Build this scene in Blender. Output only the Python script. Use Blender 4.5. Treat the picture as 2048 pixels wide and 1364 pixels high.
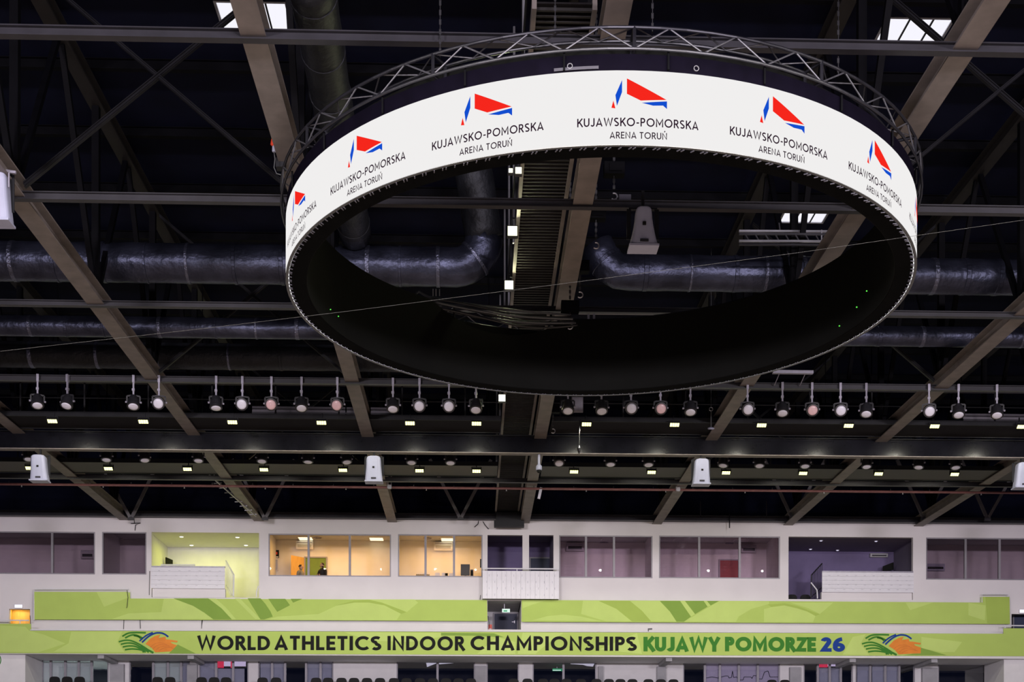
import bpy, bmesh, math, random
from math import sin, cos, pi, radians, sqrt
from mathutils import Vector, Matrix
random.seed(7)
SC = bpy.context.scene
for o in list(bpy.data.objects):
    bpy.data.objects.remove(o)
COL = SC.collection

# ------------------------------------------------------------------ camera
ZC = 2.0                     # eye height above the arena floor
F, CY, YAW, ROLL = 2650.0, 1613.4, 0.0291, 0.0016
cam_d = bpy.data.cameras.new('camera')
cam_d.sensor_width = 36.0
cam_d.lens = 36.0 * F / 2048
cam_d.shift_y = (CY - 682.0) / 2048
cam_d.clip_end = 300
cam = bpy.data.objects.new('camera', cam_d)
COL.objects.link(cam)
cam.matrix_world = Matrix.Translation((0, 0, ZC)) @ Matrix.Rotation(-YAW, 4, 'Z') @ Matrix.Rotation(pi / 2, 4, 'X') @ Matrix.Rotation(ROLL, 4, 'Z')
SC.camera = cam

# ------------------------------------------------------------------ world, hall lamps, exposure
W = bpy.data.worlds.new('world')
SC.world = W
W.use_nodes = True
bg = W.node_tree.nodes['Background']
bg.inputs[0].default_value = (0.26, 0.34, 0.90, 1)
bg.inputs[1].default_value = 0.035
SC.view_settings.view_transform = 'Standard'
SC.view_settings.look = 'None'
SC.view_settings.exposure = 0.0
SC.view_settings.gamma = 1.0
SC.view_settings.use_curve_mapping = False


def area(name, loc, target, sx, sy, power, col):
    d = bpy.data.lights.new(name, 'AREA')
    d.shape = 'RECTANGLE'
    d.size, d.size_y = sx, sy
    d.energy = power
    d.color = col
    o = bpy.data.objects.new(name, d)
    o.location = loc
    o.rotation_euler = (Vector(target) - Vector(loc)).to_track_quat('-Z', 'Y').to_euler()
    COL.objects.link(o)
    return o


# the arena's own flood banks on the near side of the hall, out of frame, aimed across it
for hx in (-18, 4, 24):
    area('hall_flood', (hx, -14.0, 11.0), (hx * 0.8, 60, 11.0), 5.0, 1.5, 8200, (1.0, 0.90, 1.0))
# unseen lamp added over the track; its bounce lights the roof steel
area('bounce_lamp', (3, 19, 13.6), (3, 24, 0), 34, 1.2, 3600, (1.0, 0.93, 0.84))

# ------------------------------------------------------------------ pixel-to-world measuring helpers


def ray(px, py):
    u, v = px - 1024.0, CY - py
    c, s = cos(ROLL), sin(ROLL)
    u, v = c * u - s * v, s * u + c * v
    dx, dy, dz = u / F, 1.0, v / F
    c, s = cos(YAW), sin(YAW)
    return c * dx + s * dy, -s * dx + c * dy, dz


def at(px, py, Y):
    d = ray(px, py)
    t = Y / d[1]
    return Vector((d[0] * t, Y, d[2] * t + ZC))


def atz(px, py, z):          # z in world
    d = ray(px, py)
    t = (z - ZC) / d[2]
    return Vector((d[0] * t, d[1] * t, z))


# ------------------------------------------------------------------ materials
def lin(c):
    return tuple((v / 255 / 12.92) if v / 255 <= 0.04045 else ((v / 255 + 0.055) / 1.055) ** 2.4 for v in c)


MATS = {}


def mat(name, col, rough=0.6, metal=0.0, var=0.12, scale=3.0, bump=0.0, bscale=30.0, emit=None, estr=1.0, spec=0.5, stretch=None):
    if name in MATS:
        return MATS[name]
    m = bpy.data.materials.new(name)
    m.use_nodes = True
    nt = m.node_tree
    b = nt.nodes['Principled BSDF']
    b.inputs['Roughness'].default_value = rough
    b.inputs['Metallic'].default_value = metal
    b.inputs['Specular IOR Level'].default_value = spec
    tc = nt.nodes.new('ShaderNodeTexCoord')
    src = tc.outputs['Object']
    if stretch:
        mp = nt.nodes.new('ShaderNodeMapping')
        mp.inputs['Scale'].default_value = stretch
        nt.links.new(src, mp.inputs['Vector'])
        src = mp.outputs['Vector']
    nz = nt.nodes.new('ShaderNodeTexNoise')
    nz.inputs['Scale'].default_value = scale
    nz.inputs['Detail'].default_value = 4
    nt.links.new(src, nz.inputs['Vector'])
    rp = nt.nodes.new('ShaderNodeValToRGB')
    rp.color_ramp.elements[0].position = 0.3
    rp.color_ramp.elements[1].position = 0.7
    rp.color_ramp.elements[0].color = tuple(max(0, c * (1 - var)) for c in col) + (1,)
    rp.color_ramp.elements[1].color = tuple(min(1, c * (1 + var)) for c in col) + (1,)
    nt.links.new(nz.outputs['Fac'], rp.inputs['Fac'])
    nt.links.new(rp.outputs['Color'], b.inputs['Base Color'])
    if bump:
        n2 = nt.nodes.new('ShaderNodeTexNoise')
        n2.inputs['Scale'].default_value = bscale
        n2.inputs['Detail'].default_value = 5
        nt.links.new(src, n2.inputs['Vector'])
        bp = nt.nodes.new('ShaderNodeBump')
        bp.inputs['Strength'].default_value = bump
        bp.inputs['Distance'].default_value = 0.05
        nt.links.new(n2.outputs['Fac'], bp.inputs['Height'])
        nt.links.new(bp.outputs['Normal'], b.inputs['Normal'])
    if emit:
        b.inputs['Emission Color'].default_value = tuple(emit) + (1,)
        b.inputs['Emission Strength'].default_value = estr
    MATS[name] = m
    return m


def glow(name, col, strength):
    if name in MATS:
        return MATS[name]
    m = bpy.data.materials.new(name)
    m.use_nodes = True
    nt = m.node_tree
    nt.nodes.clear()
    e = nt.nodes.new('ShaderNodeEmission')
    e.inputs[0].default_value = tuple(col) + (1,)
    e.inputs[1].default_value = strength
    o = nt.nodes.new('ShaderNodeOutputMaterial')
    nt.links.new(e.outputs[0], o.inputs[0])
    MATS[name] = m
    return m


def glass(name, tint, refl, rough=0.006):
    m = bpy.data.materials.new(name)
    m.use_nodes = True
    nt = m.node_tree
    nt.nodes.clear()
    t = nt.nodes.new('ShaderNodeBsdfTransparent')
    t.inputs[0].default_value = tuple(tint) + (1,)
    g = nt.nodes.new('ShaderNodeBsdfGlossy')
    g.inputs['Roughness'].default_value = rough
    g.inputs['Color'].default_value = (0.95, 0.96, 1, 1)
    mx = nt.nodes.new('ShaderNodeMixShader')
    mx.inputs[0].default_value = refl
    o = nt.nodes.new('ShaderNodeOutputMaterial')
    nt.links.new(t.outputs[0], mx.inputs[1])
    nt.links.new(g.outputs[0], mx.inputs[2])
    nt.links.new(mx.outputs[0], o.inputs[0])
    MATS[name] = m
    return m


M_ROOF = mat('black_roof_paint', (0.0045, 0.0058, 0.0190), 0.8, var=0.3, scale=0.6, spec=0.1)
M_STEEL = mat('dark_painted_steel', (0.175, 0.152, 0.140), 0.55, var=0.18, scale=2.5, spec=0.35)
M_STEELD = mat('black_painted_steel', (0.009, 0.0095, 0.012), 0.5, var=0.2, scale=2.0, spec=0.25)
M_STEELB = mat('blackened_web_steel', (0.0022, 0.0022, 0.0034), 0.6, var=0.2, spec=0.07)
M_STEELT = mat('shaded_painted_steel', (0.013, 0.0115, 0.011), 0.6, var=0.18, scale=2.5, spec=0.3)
M_BEAM = mat('grey_tie_steel', (0.024, 0.023, 0.029), 0.45, var=0.2, scale=2.0, spec=0.4)
M_FOIL = mat('dark_foil_wrap', (0.060, 0.066, 0.105), 0.36, metal=0.85, var=0.4, scale=1.6, bump=0.45, bscale=6.0)
M_FOILD = mat('matt_duct_wrap', (0.020, 0.022, 0.028), 0.5, metal=0.5, var=0.3, scale=2, bump=0.5, bscale=8.0)
M_SEAM = mat('foil_tape', (0.15, 0.16, 0.23), 0.3, metal=0.9, var=0.25, scale=9, bump=0.5, bscale=20)
M_BRACE = mat('dark_brace_steel', (0.009, 0.009, 0.012), 0.5, var=0.2, spec=0.2)
M_STRUT = mat('grey_strut_steel', (0.09, 0.085, 0.095), 0.5, var=0.15)
M_ALU = mat('dull_aluminium', (0.42, 0.42, 0.46), 0.35, metal=0.7, var=0.1)
M_TRUSS = mat('black_truss_tube', (0.028, 0.028, 0.036), 0.3, metal=0.5, var=0.2, spec=0.6)
M_TRUSSB = mat('worn_truss_brace', (0.14, 0.14, 0.16), 0.35, metal=0.6, var=0.3, scale=4)
M_BLACK = mat('black_cloth', (0.0028, 0.003, 0.0032), 0.9, var=0.3, spec=0.05)
M_FASC = mat('violet_black_fascia', (0.0028, 0.0020, 0.0060), 0.8, var=0.2, spec=0.04)
M_CLAD = mat('charcoal_cladding', (0.0040, 0.0043, 0.0038), 0.85, var=0.15, scale=1.2, spec=0.1)
M_LAMPB = mat('black_lamp_housing', (0.02, 0.02, 0.024), 0.4, var=0.2)
M_LENS = mat('frosted_lens', (0.82, 0.82, 0.92), 0.3, var=0.05, scale=8, spec=0.6)
M_LENSP = mat('pink_lens', (0.86, 0.58, 0.60), 0.25, var=0.08, scale=8, spec=0.7)
M_HANG = mat('galvanised_hanger', (0.34, 0.33, 0.40), 0.4, metal=0.3, var=0.12, scale=6)
M_WHITE = mat('white_plaster', (0.78, 0.755, 0.78), 0.85, var=0.03, scale=0.8, spec=0.2)
M_ROOMW = mat('white_room_paint', (0.76, 0.75, 0.76), 0.8, var=0.03, spec=0.2)
M_LILAC = mat('lilac_room_shade', (0.20, 0.165, 0.31), 0.85, var=0.04, spec=0.1)  # purple shade of the open rooms, put into the wall colour
M_LILACC = mat('lilac_grey_shade', (0.22, 0.195, 0.27), 0.85, var=0.04, spec=0.1)  # the same room shade, greyer, for ceilings and side walls
M_CEILT = mat('grey_room_ceiling', (0.50, 0.50, 0.51), 0.85, var=0.03, spec=0.2)
M_PANEL = mat('white_laminate', (0.80, 0.80, 0.86), 0.5, var=0.03, scale=4, spec=0.4)
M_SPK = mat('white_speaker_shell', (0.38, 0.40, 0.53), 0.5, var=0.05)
M_WFRAME = mat('grey_window_frame', (0.27, 0.26, 0.29), 0.5, metal=0.2, var=0.06)
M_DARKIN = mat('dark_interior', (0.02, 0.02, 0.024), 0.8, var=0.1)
M_SLAT = mat('pale_green_blind', (0.74, 0.86, 0.78), 0.7, var=0.04)
M_SLATB = mat('grey_blue_blind', (0.50, 0.52, 0.62), 0.7, var=0.05)
M_LPANEL = mat('lilac_panel', (0.66, 0.60, 0.76), 0.7, var=0.04)
M_CONC = mat('grey_concrete', (0.40, 0.40, 0.42), 0.85, var=0.12, scale=1.5, bump=0.2)
M_FLOOR = mat('terracotta_track', (0.46, 0.37, 0.30), 0.8, var=0.1, scale=0.4)
M_GREEN = mat('banner_green', (0.475, 0.640, 0.150), 0.7, var=0.03, scale=1.5, spec=0.2)
M_GREENL = mat('banner_green_light', (0.560, 0.730, 0.205), 0.7, var=0.03, scale=1.5, spec=0.2)
M_GREENM = mat('banner_green_mid', (0.405, 0.555, 0.112), 0.7, var=0.03, scale=1.5, spec=0.2)
M_GREEND = mat('banner_green_dark', (0.245, 0.400, 0.070), 0.7, var=0.03, scale=1.5, spec=0.2)
M_INK = mat('banner_black_ink', (0.014, 0.015, 0.014), 0.6, var=0.05, spec=0.08)
M_INKG = mat('banner_green_ink', (0.055, 0.235, 0.035), 0.6, var=0.05, spec=0.08)
M_INKB = mat('banner_blue_ink', (0.018, 0.060, 0.300), 0.6, var=0.05, spec=0.08)
M_INKO = mat('banner_orange_ink', (0.80, 0.27, 0.05), 0.6, var=0.08, spec=0.08)
M_BLUED = mat('navy_door', (0.025, 0.035, 0.085), 0.5, var=0.08)
M_REDD = mat('red_door', (0.30, 0.035, 0.035), 0.5, var=0.1)
M_WOODD = mat('honey_wood_door', (0.62, 0.36, 0.10), 0.5, var=0.15, scale=4, stretch=(8, 8, 1))
M_SEAT = mat('black_seat_plastic', (0.006, 0.006, 0.007), 0.6, var=0.1, spec=0.2)
M_REDP = mat('red_plastic', (0.75, 0.07, 0.03), 0.4, var=0.1)
M_CHAIN = mat('dark_chain', (0.05, 0.05, 0.055), 0.4, metal=0.6, var=0.1)
M_BOXD = mat('dim_lilac_box', (0.045, 0.043, 0.060), 0.6, var=0.1)
M_DECKD = mat('dark_perforated_deck', (0.0085, 0.0072, 0.0078), 0.7, var=0.35, scale=40, spec=0.15)
M_DECKR = mat('deck_rib_steel', (0.022, 0.020, 0.020), 0.6, var=0.2, spec=0.2)
M_CLIP = mat('rim_clip_steel', (0.17, 0.17, 0.20), 0.4, metal=0.3, var=0.1)
M_CABLE = mat('black_rubber', (0.012, 0.012, 0.013), 0.45, var=0.1)
M_CABLEG = mat('grey_rubber', (0.085, 0.09, 0.095), 0.4, var=0.1)
M_PIPE = mat('red_oxide_pipe', (0.16, 0.06, 0.065), 0.5, var=0.2)
M_DECK = mat('perforated_deck', (0.040, 0.033, 0.033), 0.6, var=0.35, scale=40)
M_SCREEN = glow('led_white', (0.95, 0.935, 0.93), 0.92)
M_LEDK = glow('led_ink', (0.022, 0.008, 0.020), 1)
M_LEDR = glow('led_red', (0.92, 0.020, 0.012), 1)
M_LEDB = glow('led_blue', (0.006, 0.075, 0.62), 1)
M_FLOOD = glow('flood_glow', (1.0, 1.0, 0.40), 2.3)
M_FLOODW = glow('flood_white_glow', (1.0, 1.0, 0.72), 2.6)
M_SKY = glow('skylight_pane', (0.93, 0.92, 1.0), 1.0)
M_WARM = glow('ceiling_panel_glow', (1.0, 0.86, 0.52), 2.0)
M_DOWN = glow('downlight_glow', (1.0, 1.0, 0.72), 3.0)
M_DIMD = glow('dim_downlight_glow', (0.80, 0.78, 1.0), 1.1)
M_EXIT = glow('exit_sign_glow', (0.75, 1.0, 0.85), 1.0)
M_EXITW = glow('exit_sign_white', (0.95, 0.93, 1.0), 1.1)
M_EXITG = glow('exit_sign_green', (0.02, 0.30, 0.12), 1.0)
M_LEDG = glow('green_pilot', (0.15, 1.0, 0.1), 1.0)
M_REFLR = glow('reflection_red', (0.85, 0.03, 0.10), 0.8)
M_REFLW = glow('reflection_white', (0.75, 0.62, 0.9), 0.8)
M_GLASSU = glass('clear_glass', (0.93, 0.86, 0.91), 0.03)
M_GLASSD = glass('dimmed_glass', (0.80, 0.75, 0.79), 0.03)  # same glass, darker tint to deepen the dark of the unlit rooms
M_GLASSW = glass('clear_glass_lit', (0.92, 0.91, 0.90), 0.004)
M_GLASSL = glass('coated_glass', (0.92, 0.92, 0.95), 0.12)
M_SKIN = mat('skin', (0.50, 0.30, 0.21), 0.6, var=0.05)
M_HAIR = mat('dark_hair', (0.02, 0.015, 0.012), 0.7, var=0.1)
M_SHIRTK = mat('black_pullover', (0.012, 0.012, 0.013), 0.8, var=0.1)
M_SHIRTG = mat('grey_shirt', (0.22, 0.22, 0.20), 0.8, var=0.1)
M_JEAN = mat('dark_trousers', (0.025, 0.028, 0.04), 0.8, var=0.1)


# ------------------------------------------------------------------ mesh helpers
ORG = {}                    # object name -> world origin of its local frame


class MB:
    def __init__(s):
        s.v, s.f = [], []

    def add(s, vs, fs):
        n = len(s.v)
        s.v += [tuple(v) for v in vs]
        s.f += [tuple(i + n for i in f) for f in fs]
        return s

    def box(s, x0, x1, y0, y1, z0, z1):
        return s.add([(x0, y0, z0), (x1, y0, z0), (x1, y1, z0), (x0, y1, z0), (x0, y0, z1), (x1, y0, z1), (x1, y1, z1), (x0, y1, z1)],
                     [(0, 3, 2, 1), (4, 5, 6, 7), (0, 1, 5, 4), (1, 2, 6, 5), (2, 3, 7, 6), (3, 0, 4, 7)])

    def bar(s, p, q, w, h, up=(0, 0, 1)):
        p, q, up = Vector(p), Vector(q), Vector(up)
        d = (q - p).normalized()
        a = d.cross(up)
        if a.length < 1e-4:
            a = d.cross(Vector((1, 0, 0)))
        a.normalize()
        b = a.cross(d)
        a, b = a * w / 2, b * h / 2
        vs = [p - a - b, p + a - b, p + a + b, p - a + b, q - a - b, q + a - b, q + a + b, q - a + b]
        return s.add(vs, [(0, 1, 2, 3), (7, 6, 5, 4), (0, 4, 5, 1), (1, 5, 6, 2), (2, 6, 7, 3), (3, 7, 4, 0)])

    def ibeam(s, p, q, w, h, t=0.03):
        p, q = Vector(p), Vector(q)
        z = Vector((0, 0, 1))
        for a, ww, hh in ((-h / 2 + t / 2, w, t), (h / 2 - t / 2, w, t), (0, t, h - 2 * t)):
            s.bar(p + z * a, q + z * a, ww, hh)
        return s

    def tube(s, pts, r, n=8, closed=False, cap=True):
        pts = [Vector(p) for p in pts]
        m = len(pts)
        rs = r if isinstance(r, (list, tuple)) else [r] * m
        base = len(s.v)
        prev = None
        for i, p in enumerate(pts):
            if closed:
                d = pts[(i + 1) % m] - pts[i - 1]
            else:
                d = pts[min(i + 1, m - 1)] - pts[max(i - 1, 0)]
            d.normalize()
            if prev is None:
                a = d.cross(Vector((0, 0, 1)))
                if a.length < 1e-3:
                    a = d.cross(Vector((1, 0, 0)))
            else:
                a = prev - d * prev.dot(d)
            a.normalize()
            prev = a
            b = d.cross(a)
            for k in range(n):
                t = 2 * pi * k / n
                s.v.append(tuple(p + (a * cos(t) + b * sin(t)) * rs[i]))
        for i in range(m if closed else m - 1):
            j = (i + 1) % m
            for k in range(n):
                l = (k + 1) % n
                s.f.append((base + i * n + k, base + i * n + l, base + j * n + l, base + j * n + k))
        if cap and not closed:
            s.f.append(tuple(base + k for k in range(n - 1, -1, -1)))
            s.f.append(tuple(base + (m - 1) * n + k for k in range(n)))
        return s

    def lathe(s, prof, c, axis, n=20, cap=True):   # prof: (radius, distance along axis)
        c, ax = Vector(c), Vector(axis).normalized()
        a = ax.cross(Vector((1, 0, 0)))
        if a.length < 1e-3:
            a = ax.cross(Vector((0, 1, 0)))
        a.normalize()
        b = ax.cross(a)
        base = len(s.v)
        for r, h in prof:
            for k in range(n):
                t = 2 * pi * k / n
                s.v.append(tuple(c + ax * h + (a * cos(t) + b * sin(t)) * r))
        for i in range(len(prof) - 1):
            for k in range(n):
                l = (k + 1) % n
                s.f.append((base + i * n + k, base + i * n + l, base + (i + 1) * n + l, base + (i + 1) * n + k))
        if cap:
            s.f.append(tuple(base + k for k in range(n - 1, -1, -1)))
            e = base + (len(prof) - 1) * n
            s.f.append(tuple(e + k for k in range(n)))
        return s

    def prism(s, pts, off):            # polygon (list of Vector) swept by the offset vector
        n = len(pts)
        off = Vector(off)
        pts = [Vector(p) for p in pts]
        vs = pts + [p + off for p in pts]
        fs = [tuple(range(n)), tuple(range(2 * n - 1, n - 1, -1))]
        for i in range(n):
            j = (i + 1) % n
            fs.append((i, i + n, j + n, j))
        return s.add(vs, fs)

    def build(s, name, m, parent=None, smooth=False, org=None):
        me = bpy.data.meshes.new(name)
        if parent is not None:
            o0 = ORG[parent.name]
        elif org is not None:
            o0 = Vector(org)
        else:
            xs, ys, zs = zip(*s.v)
            o0 = Vector(((min(xs) + max(xs)) / 2, (min(ys) + max(ys)) / 2, min(zs)))
        me.from_pydata([tuple(Vector(v) - o0) for v in s.v], [], s.f)
        bm = bmesh.new()
        bm.from_mesh(me)
        bmesh.ops.recalc_face_normals(bm, faces=bm.faces)
        bm.to_mesh(me)
        bm.free()
        if smooth:
            for p in me.polygons:
                p.use_smooth = True
        me.materials.append(m)
        ob = bpy.data.objects.new(name, me)
        COL.objects.link(ob)
        ORG[ob.name] = o0
        if parent is not None:
            ob.parent = parent
        else:
            ob.location = o0
        return ob


def tag(o, label=None, cat=None, group=None, kind=None):
    if label:
        o['label'] = label
    if cat:
        o['category'] = cat
    if group:
        o['group'] = group
    if kind:
        o['kind'] = kind
    return o


def thing(name, loc, label, cat, group=None):
    e = bpy.data.objects.new(name, None)
    e.empty_display_size = 0.2
    COL.objects.link(e)
    e.location = loc
    ORG[e.name] = Vector(loc)
    return tag(e, label, cat, group)


def struct(o):
    o['kind'] = 'structure'
    return o


CHILD = {}


def kids(o):
    return [c for c in COL.objects if c.parent == o]


def copy_tree(root, loc, rz=0.0):
    def rec(o, par):
        c = o.copy()
        COL.objects.link(c)
        if par is not None:
            c.parent = par
        for ch in CHILD.setdefault(o.name, kids(o)):
            rec(ch, c)
        return c
    r = rec(root, None)
    r.location = loc
    r.rotation_euler = (0, 0, rz)
    ORG[r.name] = Vector(loc)
    return r


ORD = ('first second third fourth fifth sixth seventh eighth ninth tenth eleventh twelfth thirteenth fourteenth fifteenth sixteenth seventeenth '
       'eighteenth nineteenth twentieth').split()


def nth(i, n):
    """the i-th (from 0) of n, counted from the nearer end"""
    if i == 0:
        return 'leftmost'
    if i == n - 1:
        return 'rightmost'
    if i <= (n - 1) // 2:
        return ORD[i] + ' from the left'
    return ORD[n - 1 - i] + ' from the right'


# ------------------------------------------------------------------ stroke lettering (geometric sans), cap height 1
def arc(cx, cy, rx, ry, a0, a1, n=14):
    return [(cx + rx * cos(radians(a0 + (a1 - a0) * i / n)), cy + ry * sin(radians(a0 + (a1 - a0) * i / n))) for i in range(n + 1)]


def glyph(ch, w):
    h = w / 2
    t = 1 - h
    if ch == 'K':
        return 0.64, [[(h, 0), (h, 1)], [(0.62, 1.0), (h + .02, 0.40)], [(0.26, 0.60), (0.66, 0)]]
    if ch == 'U':
        return 0.70, [[(h, 1), (h, .36)] + arc(.35, .36, .35 - h, .36 - h, 180, 360) + [(.70 - h, 1)]]
    if ch == 'J':
        return 0.46, [arc(.20, .28, .26 - h, .28 - h, 205, 360, 10) + [(.46 - h, 1)]]
    if ch == 'A':
        return 0.80, [[(h * .8, 0), (.40, 1 - h), (.80 - h * .8, 0)], [(.16, .27), (.64, .27)]]
    if ch == 'W':
        return 1.10, [[(h * .7, 1), (.30, h), (.55, .92), (.80, h), (1.10 - h * .7, 1)]]
    if ch == 'S':
        return 0.58, [arc(.30, .735, .24, .265 - h, 40, 255, 12) + arc(.28, .265, .26 - h * .4, .265 - h, 78, -145, 14)]
    if ch == 'O':
        return 1.00, [arc(.5, .5, .5 - h, .5 - h, 0, 360, 28)]
    if ch == 'C':
        return 0.86, [arc(.5, .5, .5 - h, .5 - h, 45, 315, 22)]
    if ch == '-':
        return 0.36, [[(.02, .40), (.34, .40)]]
    if ch == 'P':
        return 0.58, [[(h, 0), (h, 1)], [(h, t), (.32, t)] + arc(.32, .5 + .2, .26 - h, .30 - h, 90, -90, 10) + [(h, .40 + h)]]
    if ch == 'R':
        return 0.62, [[(h, 0), (h, 1)], [(h, t), (.32, t)] + arc(.32, .5 + .2, .26 - h, .30 - h, 90, -90, 10) + [(h, .40 + h)], [(.32, .42), (.60, 0)]]
    if ch == 'M':
        return 0.90, [[(h, 0), (h, 1 - h), (.45, .28), (.90 - h, 1 - h), (.90 - h, 0)]]
    if ch == 'E':
        return 0.54, [[(h, 0), (h, 1)], [(h, t), (.54, t)], [(h, .5), (.50, .5)], [(h, h), (.54, h)]]
    if ch == 'N':
        return 0.74, [[(h, 0), (h, 1 - h), (.74 - h, h), (.74 - h, 1)]]
    if ch == 'Ń':
        return 0.74, [[(h, 0), (h, 1 - h), (.74 - h, h), (.74 - h, 1)], [(.33, 1.10), (.44, 1.30)]]
    if ch == 'T':
        return 0.60, [[(0, t), (.60, t)], [(.30, 0), (.30, t)]]
    if ch == 'D':
        return 0.76, [[(h, 0), (h, 1)], [(h, t), (.30, t)] + arc(.30, .5, .46 - h, .5 - h, 90, -90, 16) + [(h, h)]]
    if ch == 'L':
        return 0.50, [[(h, 1), (h, h), (.50, h)]]
    if ch == 'H':
        return 0.72, [[(h, 0), (h, 1)], [(.72 - h, 0), (.72 - h, 1)], [(h, .5), (.72 - h, .5)]]
    if ch == 'I':
        return w, [[(h, 0), (h, 1)]]
    if ch == 'Y':
        return 0.72, [[(h * .6, 1), (.36, .42), (.72 - h * .6, 1)], [(.36, 0), (.36, .45)]]
    if ch == 'Z':
        return 0.60, [[(.02, t), (.58 - h * .4, t), (.04 + h * .4, h), (.60, h)]]
    if ch == '2':
        return 0.58, [arc(.29, .70, .28 - h, .30 - h, 170, -35, 14) + [(h * 1.2, h), (.58, h)]]
    if ch == '6':
        return 0.64, [arc(.32, .31, .32 - h, .31 - h, 0, 360, 20), arc(.50, .42, .50 - h, .58 - h, 182, 92, 10)]
    return 0.3, []


def stroke(pl, w):
    """quads of a mitred polyline of width w: list of (left, right) points"""
    n = len(pl)
    closed = abs(pl[0][0] - pl[-1][0]) < 1e-6 and abs(pl[0][1] - pl[-1][1]) < 1e-6
    out = []
    for i in range(n):
        if closed:
            a, b, c = pl[(i - 1) % (n - 1)], pl[i], pl[(i + 1) % (n - 1)] if i < n - 1 else pl[1]
        else:
            a, b, c = pl[max(i - 1, 0)], pl[i], pl[min(i + 1, n - 1)]
        d1 = Vector((b[0] - a[0], b[1] - a[1]))
        d2 = Vector((c[0] - b[0], c[1] - b[1]))
        if d1.length < 1e-9:
            d1 = d2.copy()
        if d2.length < 1e-9:
            d2 = d1.copy()
        d1.normalize()
        d2.normalize()
        n1, n2 = Vector((-d1.y, d1.x)), Vector((-d2.y, d2.x))
        m = n1 + n2
        if m.length < 1e-3:
            m = n1.copy()
        m.normalize()
        k = min(1 / max(m.dot(n1), .35), 1.9)
        out.append(((b[0] + m.x * w / 2 * k, b[1] + m.y * w / 2 * k), (b[0] - m.x * w / 2 * k, b[1] - m.y * w / 2 * k)))
    return out


def text_quads(txt, w, width, height, gap=0.16, space=0.34):
    """2-D quads of a line of text scaled to width x height, centred on 0, baseline at 0"""
    x = 0
    items = []
    for ch in txt:
        if ch == ' ':
            x += space
            continue
        a, st = glyph(ch, w)
        items.append((x, st))
        x += a + gap
    tot = x - gap
    sx = width / tot
    q = []
    for x0, st in items:
        for pl in st:
            e = stroke(pl, w)
            for (l0, r0), (l1, r1) in zip(e, e[1:]):
                q.append([((p[0] + x0) * sx - width / 2, p[1] * height) for p in (l0, r0, r1, l1)])
    return q


def wallmesh(mb, X0, X1, Z0, Z1, holes, y0, y1):
    """a wall in the XZ plane from y0 to y1 with rectangular openings, as boxes in the remaining cells"""
    xs = sorted({X0, X1} | {v for h in holes for v in h[:2] if X0 < v < X1})
    zs = sorted({Z0, Z1} | {v for h in holes for v in h[2:] if Z0 < v < Z1})
    for i in range(len(zs) - 1):
        run = None
        for j in range(len(xs) - 1):
            cx, cz = (xs[j] + xs[j + 1]) / 2, (zs[i] + zs[i + 1]) / 2
            solid = not any(h[0] < cx < h[1] and h[2] < cz < h[3] for h in holes)
            if solid and run is None:
                run = xs[j]
            if (not solid) and run is not None:
                mb.box(run, xs[j], y0, y1, zs[i], zs[i + 1])
                run = None
        if run is not None:
            mb.box(run, xs[-1], y0, y1, zs[i], zs[i + 1])
    return mb


# ================================================================== THE HALL
HB = 12.84 + ZC              # underside of the roof trusses
ZR = 18.55 + ZC              # underside of the roof deck
YW = 60.0                    # plane of the box-level wall
X0T = 2.31                   # a truss stands at X0T + 6 k
BEAMS = [22.24 + 6 * j for j in range(-1, 7)]
SLABZ = at(1024, 1312, 58.8).z
SLABT = at(1024, 1262, 58.8).z
WTOP = at(1024, 1041, YW).z
TIER = at(1024, 1357, 60.3).z - 0.86      # floor of the last seat row and the lower boxes


def rect(px0, px1, py0, py1, Y):
    a, b = at(px0, (py0 + py1) / 2, Y), at(px1, (py0 + py1) / 2, Y)
    c, d = at((px0 + px1) / 2, py0, Y), at((px0 + px1) / 2, py1, Y)
    return (a.x, b.x, d.z, c.z)


struct(MB().box(-34, 40, -3, 57, -0.2, 0).build('floor', M_FLOOR))
# seating tier that carries the last row of seats and the lower boxes
struct(MB().box(-34, 40, 57.5, 66, TIER - 0.3, TIER).build('floor_tier', M_CONC))
struct(MB().box(-34, 40, 57.2, 57.5, -0.2, TIER).build('wall_tier', M_CONC))

# roof deck with skylight openings
SKY = []
for (px0, px1, py0, py1) in ((437, 582, 2, 70), (1757, 1893, 34, 93), (1566, 1658, 404, 446)):
    a, b = atz((px0 + px1) / 2, py0, ZR), atz((px0 + px1) / 2, py1, ZR)
    m = (a.y + b.y) / 2
    x0, x1 = at(px0, (py0 + py1) / 2, m).x, at(px1, (py0 + py1) / 2, m).x
    SKY.append((x0, x1, a.y, b.y))
ceil = MB()
xs = sorted({-34, 40} | {v for s in SKY for v in s[:2]})
ys = sorted({-3, 66} | {v for s in SKY for v in s[2:]})
for i in range(len(ys) - 1):
    run = None
    for j in range(len(xs) - 1):
        cx, cy_ = (xs[j] + xs[j + 1]) / 2, (ys[i] + ys[i + 1]) / 2
        solid = not any(s[0] < cx < s[1] and s[2] < cy_ < s[3] for s in SKY)
        if solid and run is None:
            run = xs[j]
        if not solid and run is not None:
            ceil.box(run, xs[j], ys[i], ys[i + 1], ZR, ZR + 0.25)
            run = None
    if run is not None:
        ceil.box(run, xs[-1], ys[i], ys[i + 1], ZR, ZR + 0.25)
ceiling = struct(ceil.build('ceiling', M_ROOF))
for j in range(0, 13):
    y = 20.0 + 3.3 * j
    MB().ibeam((-34, y, ZR - 0.13), (40, y, ZR - 0.13), 0.16, 0.26, 0.02).build('purlin', M_STEELB, ceiling)
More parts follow.
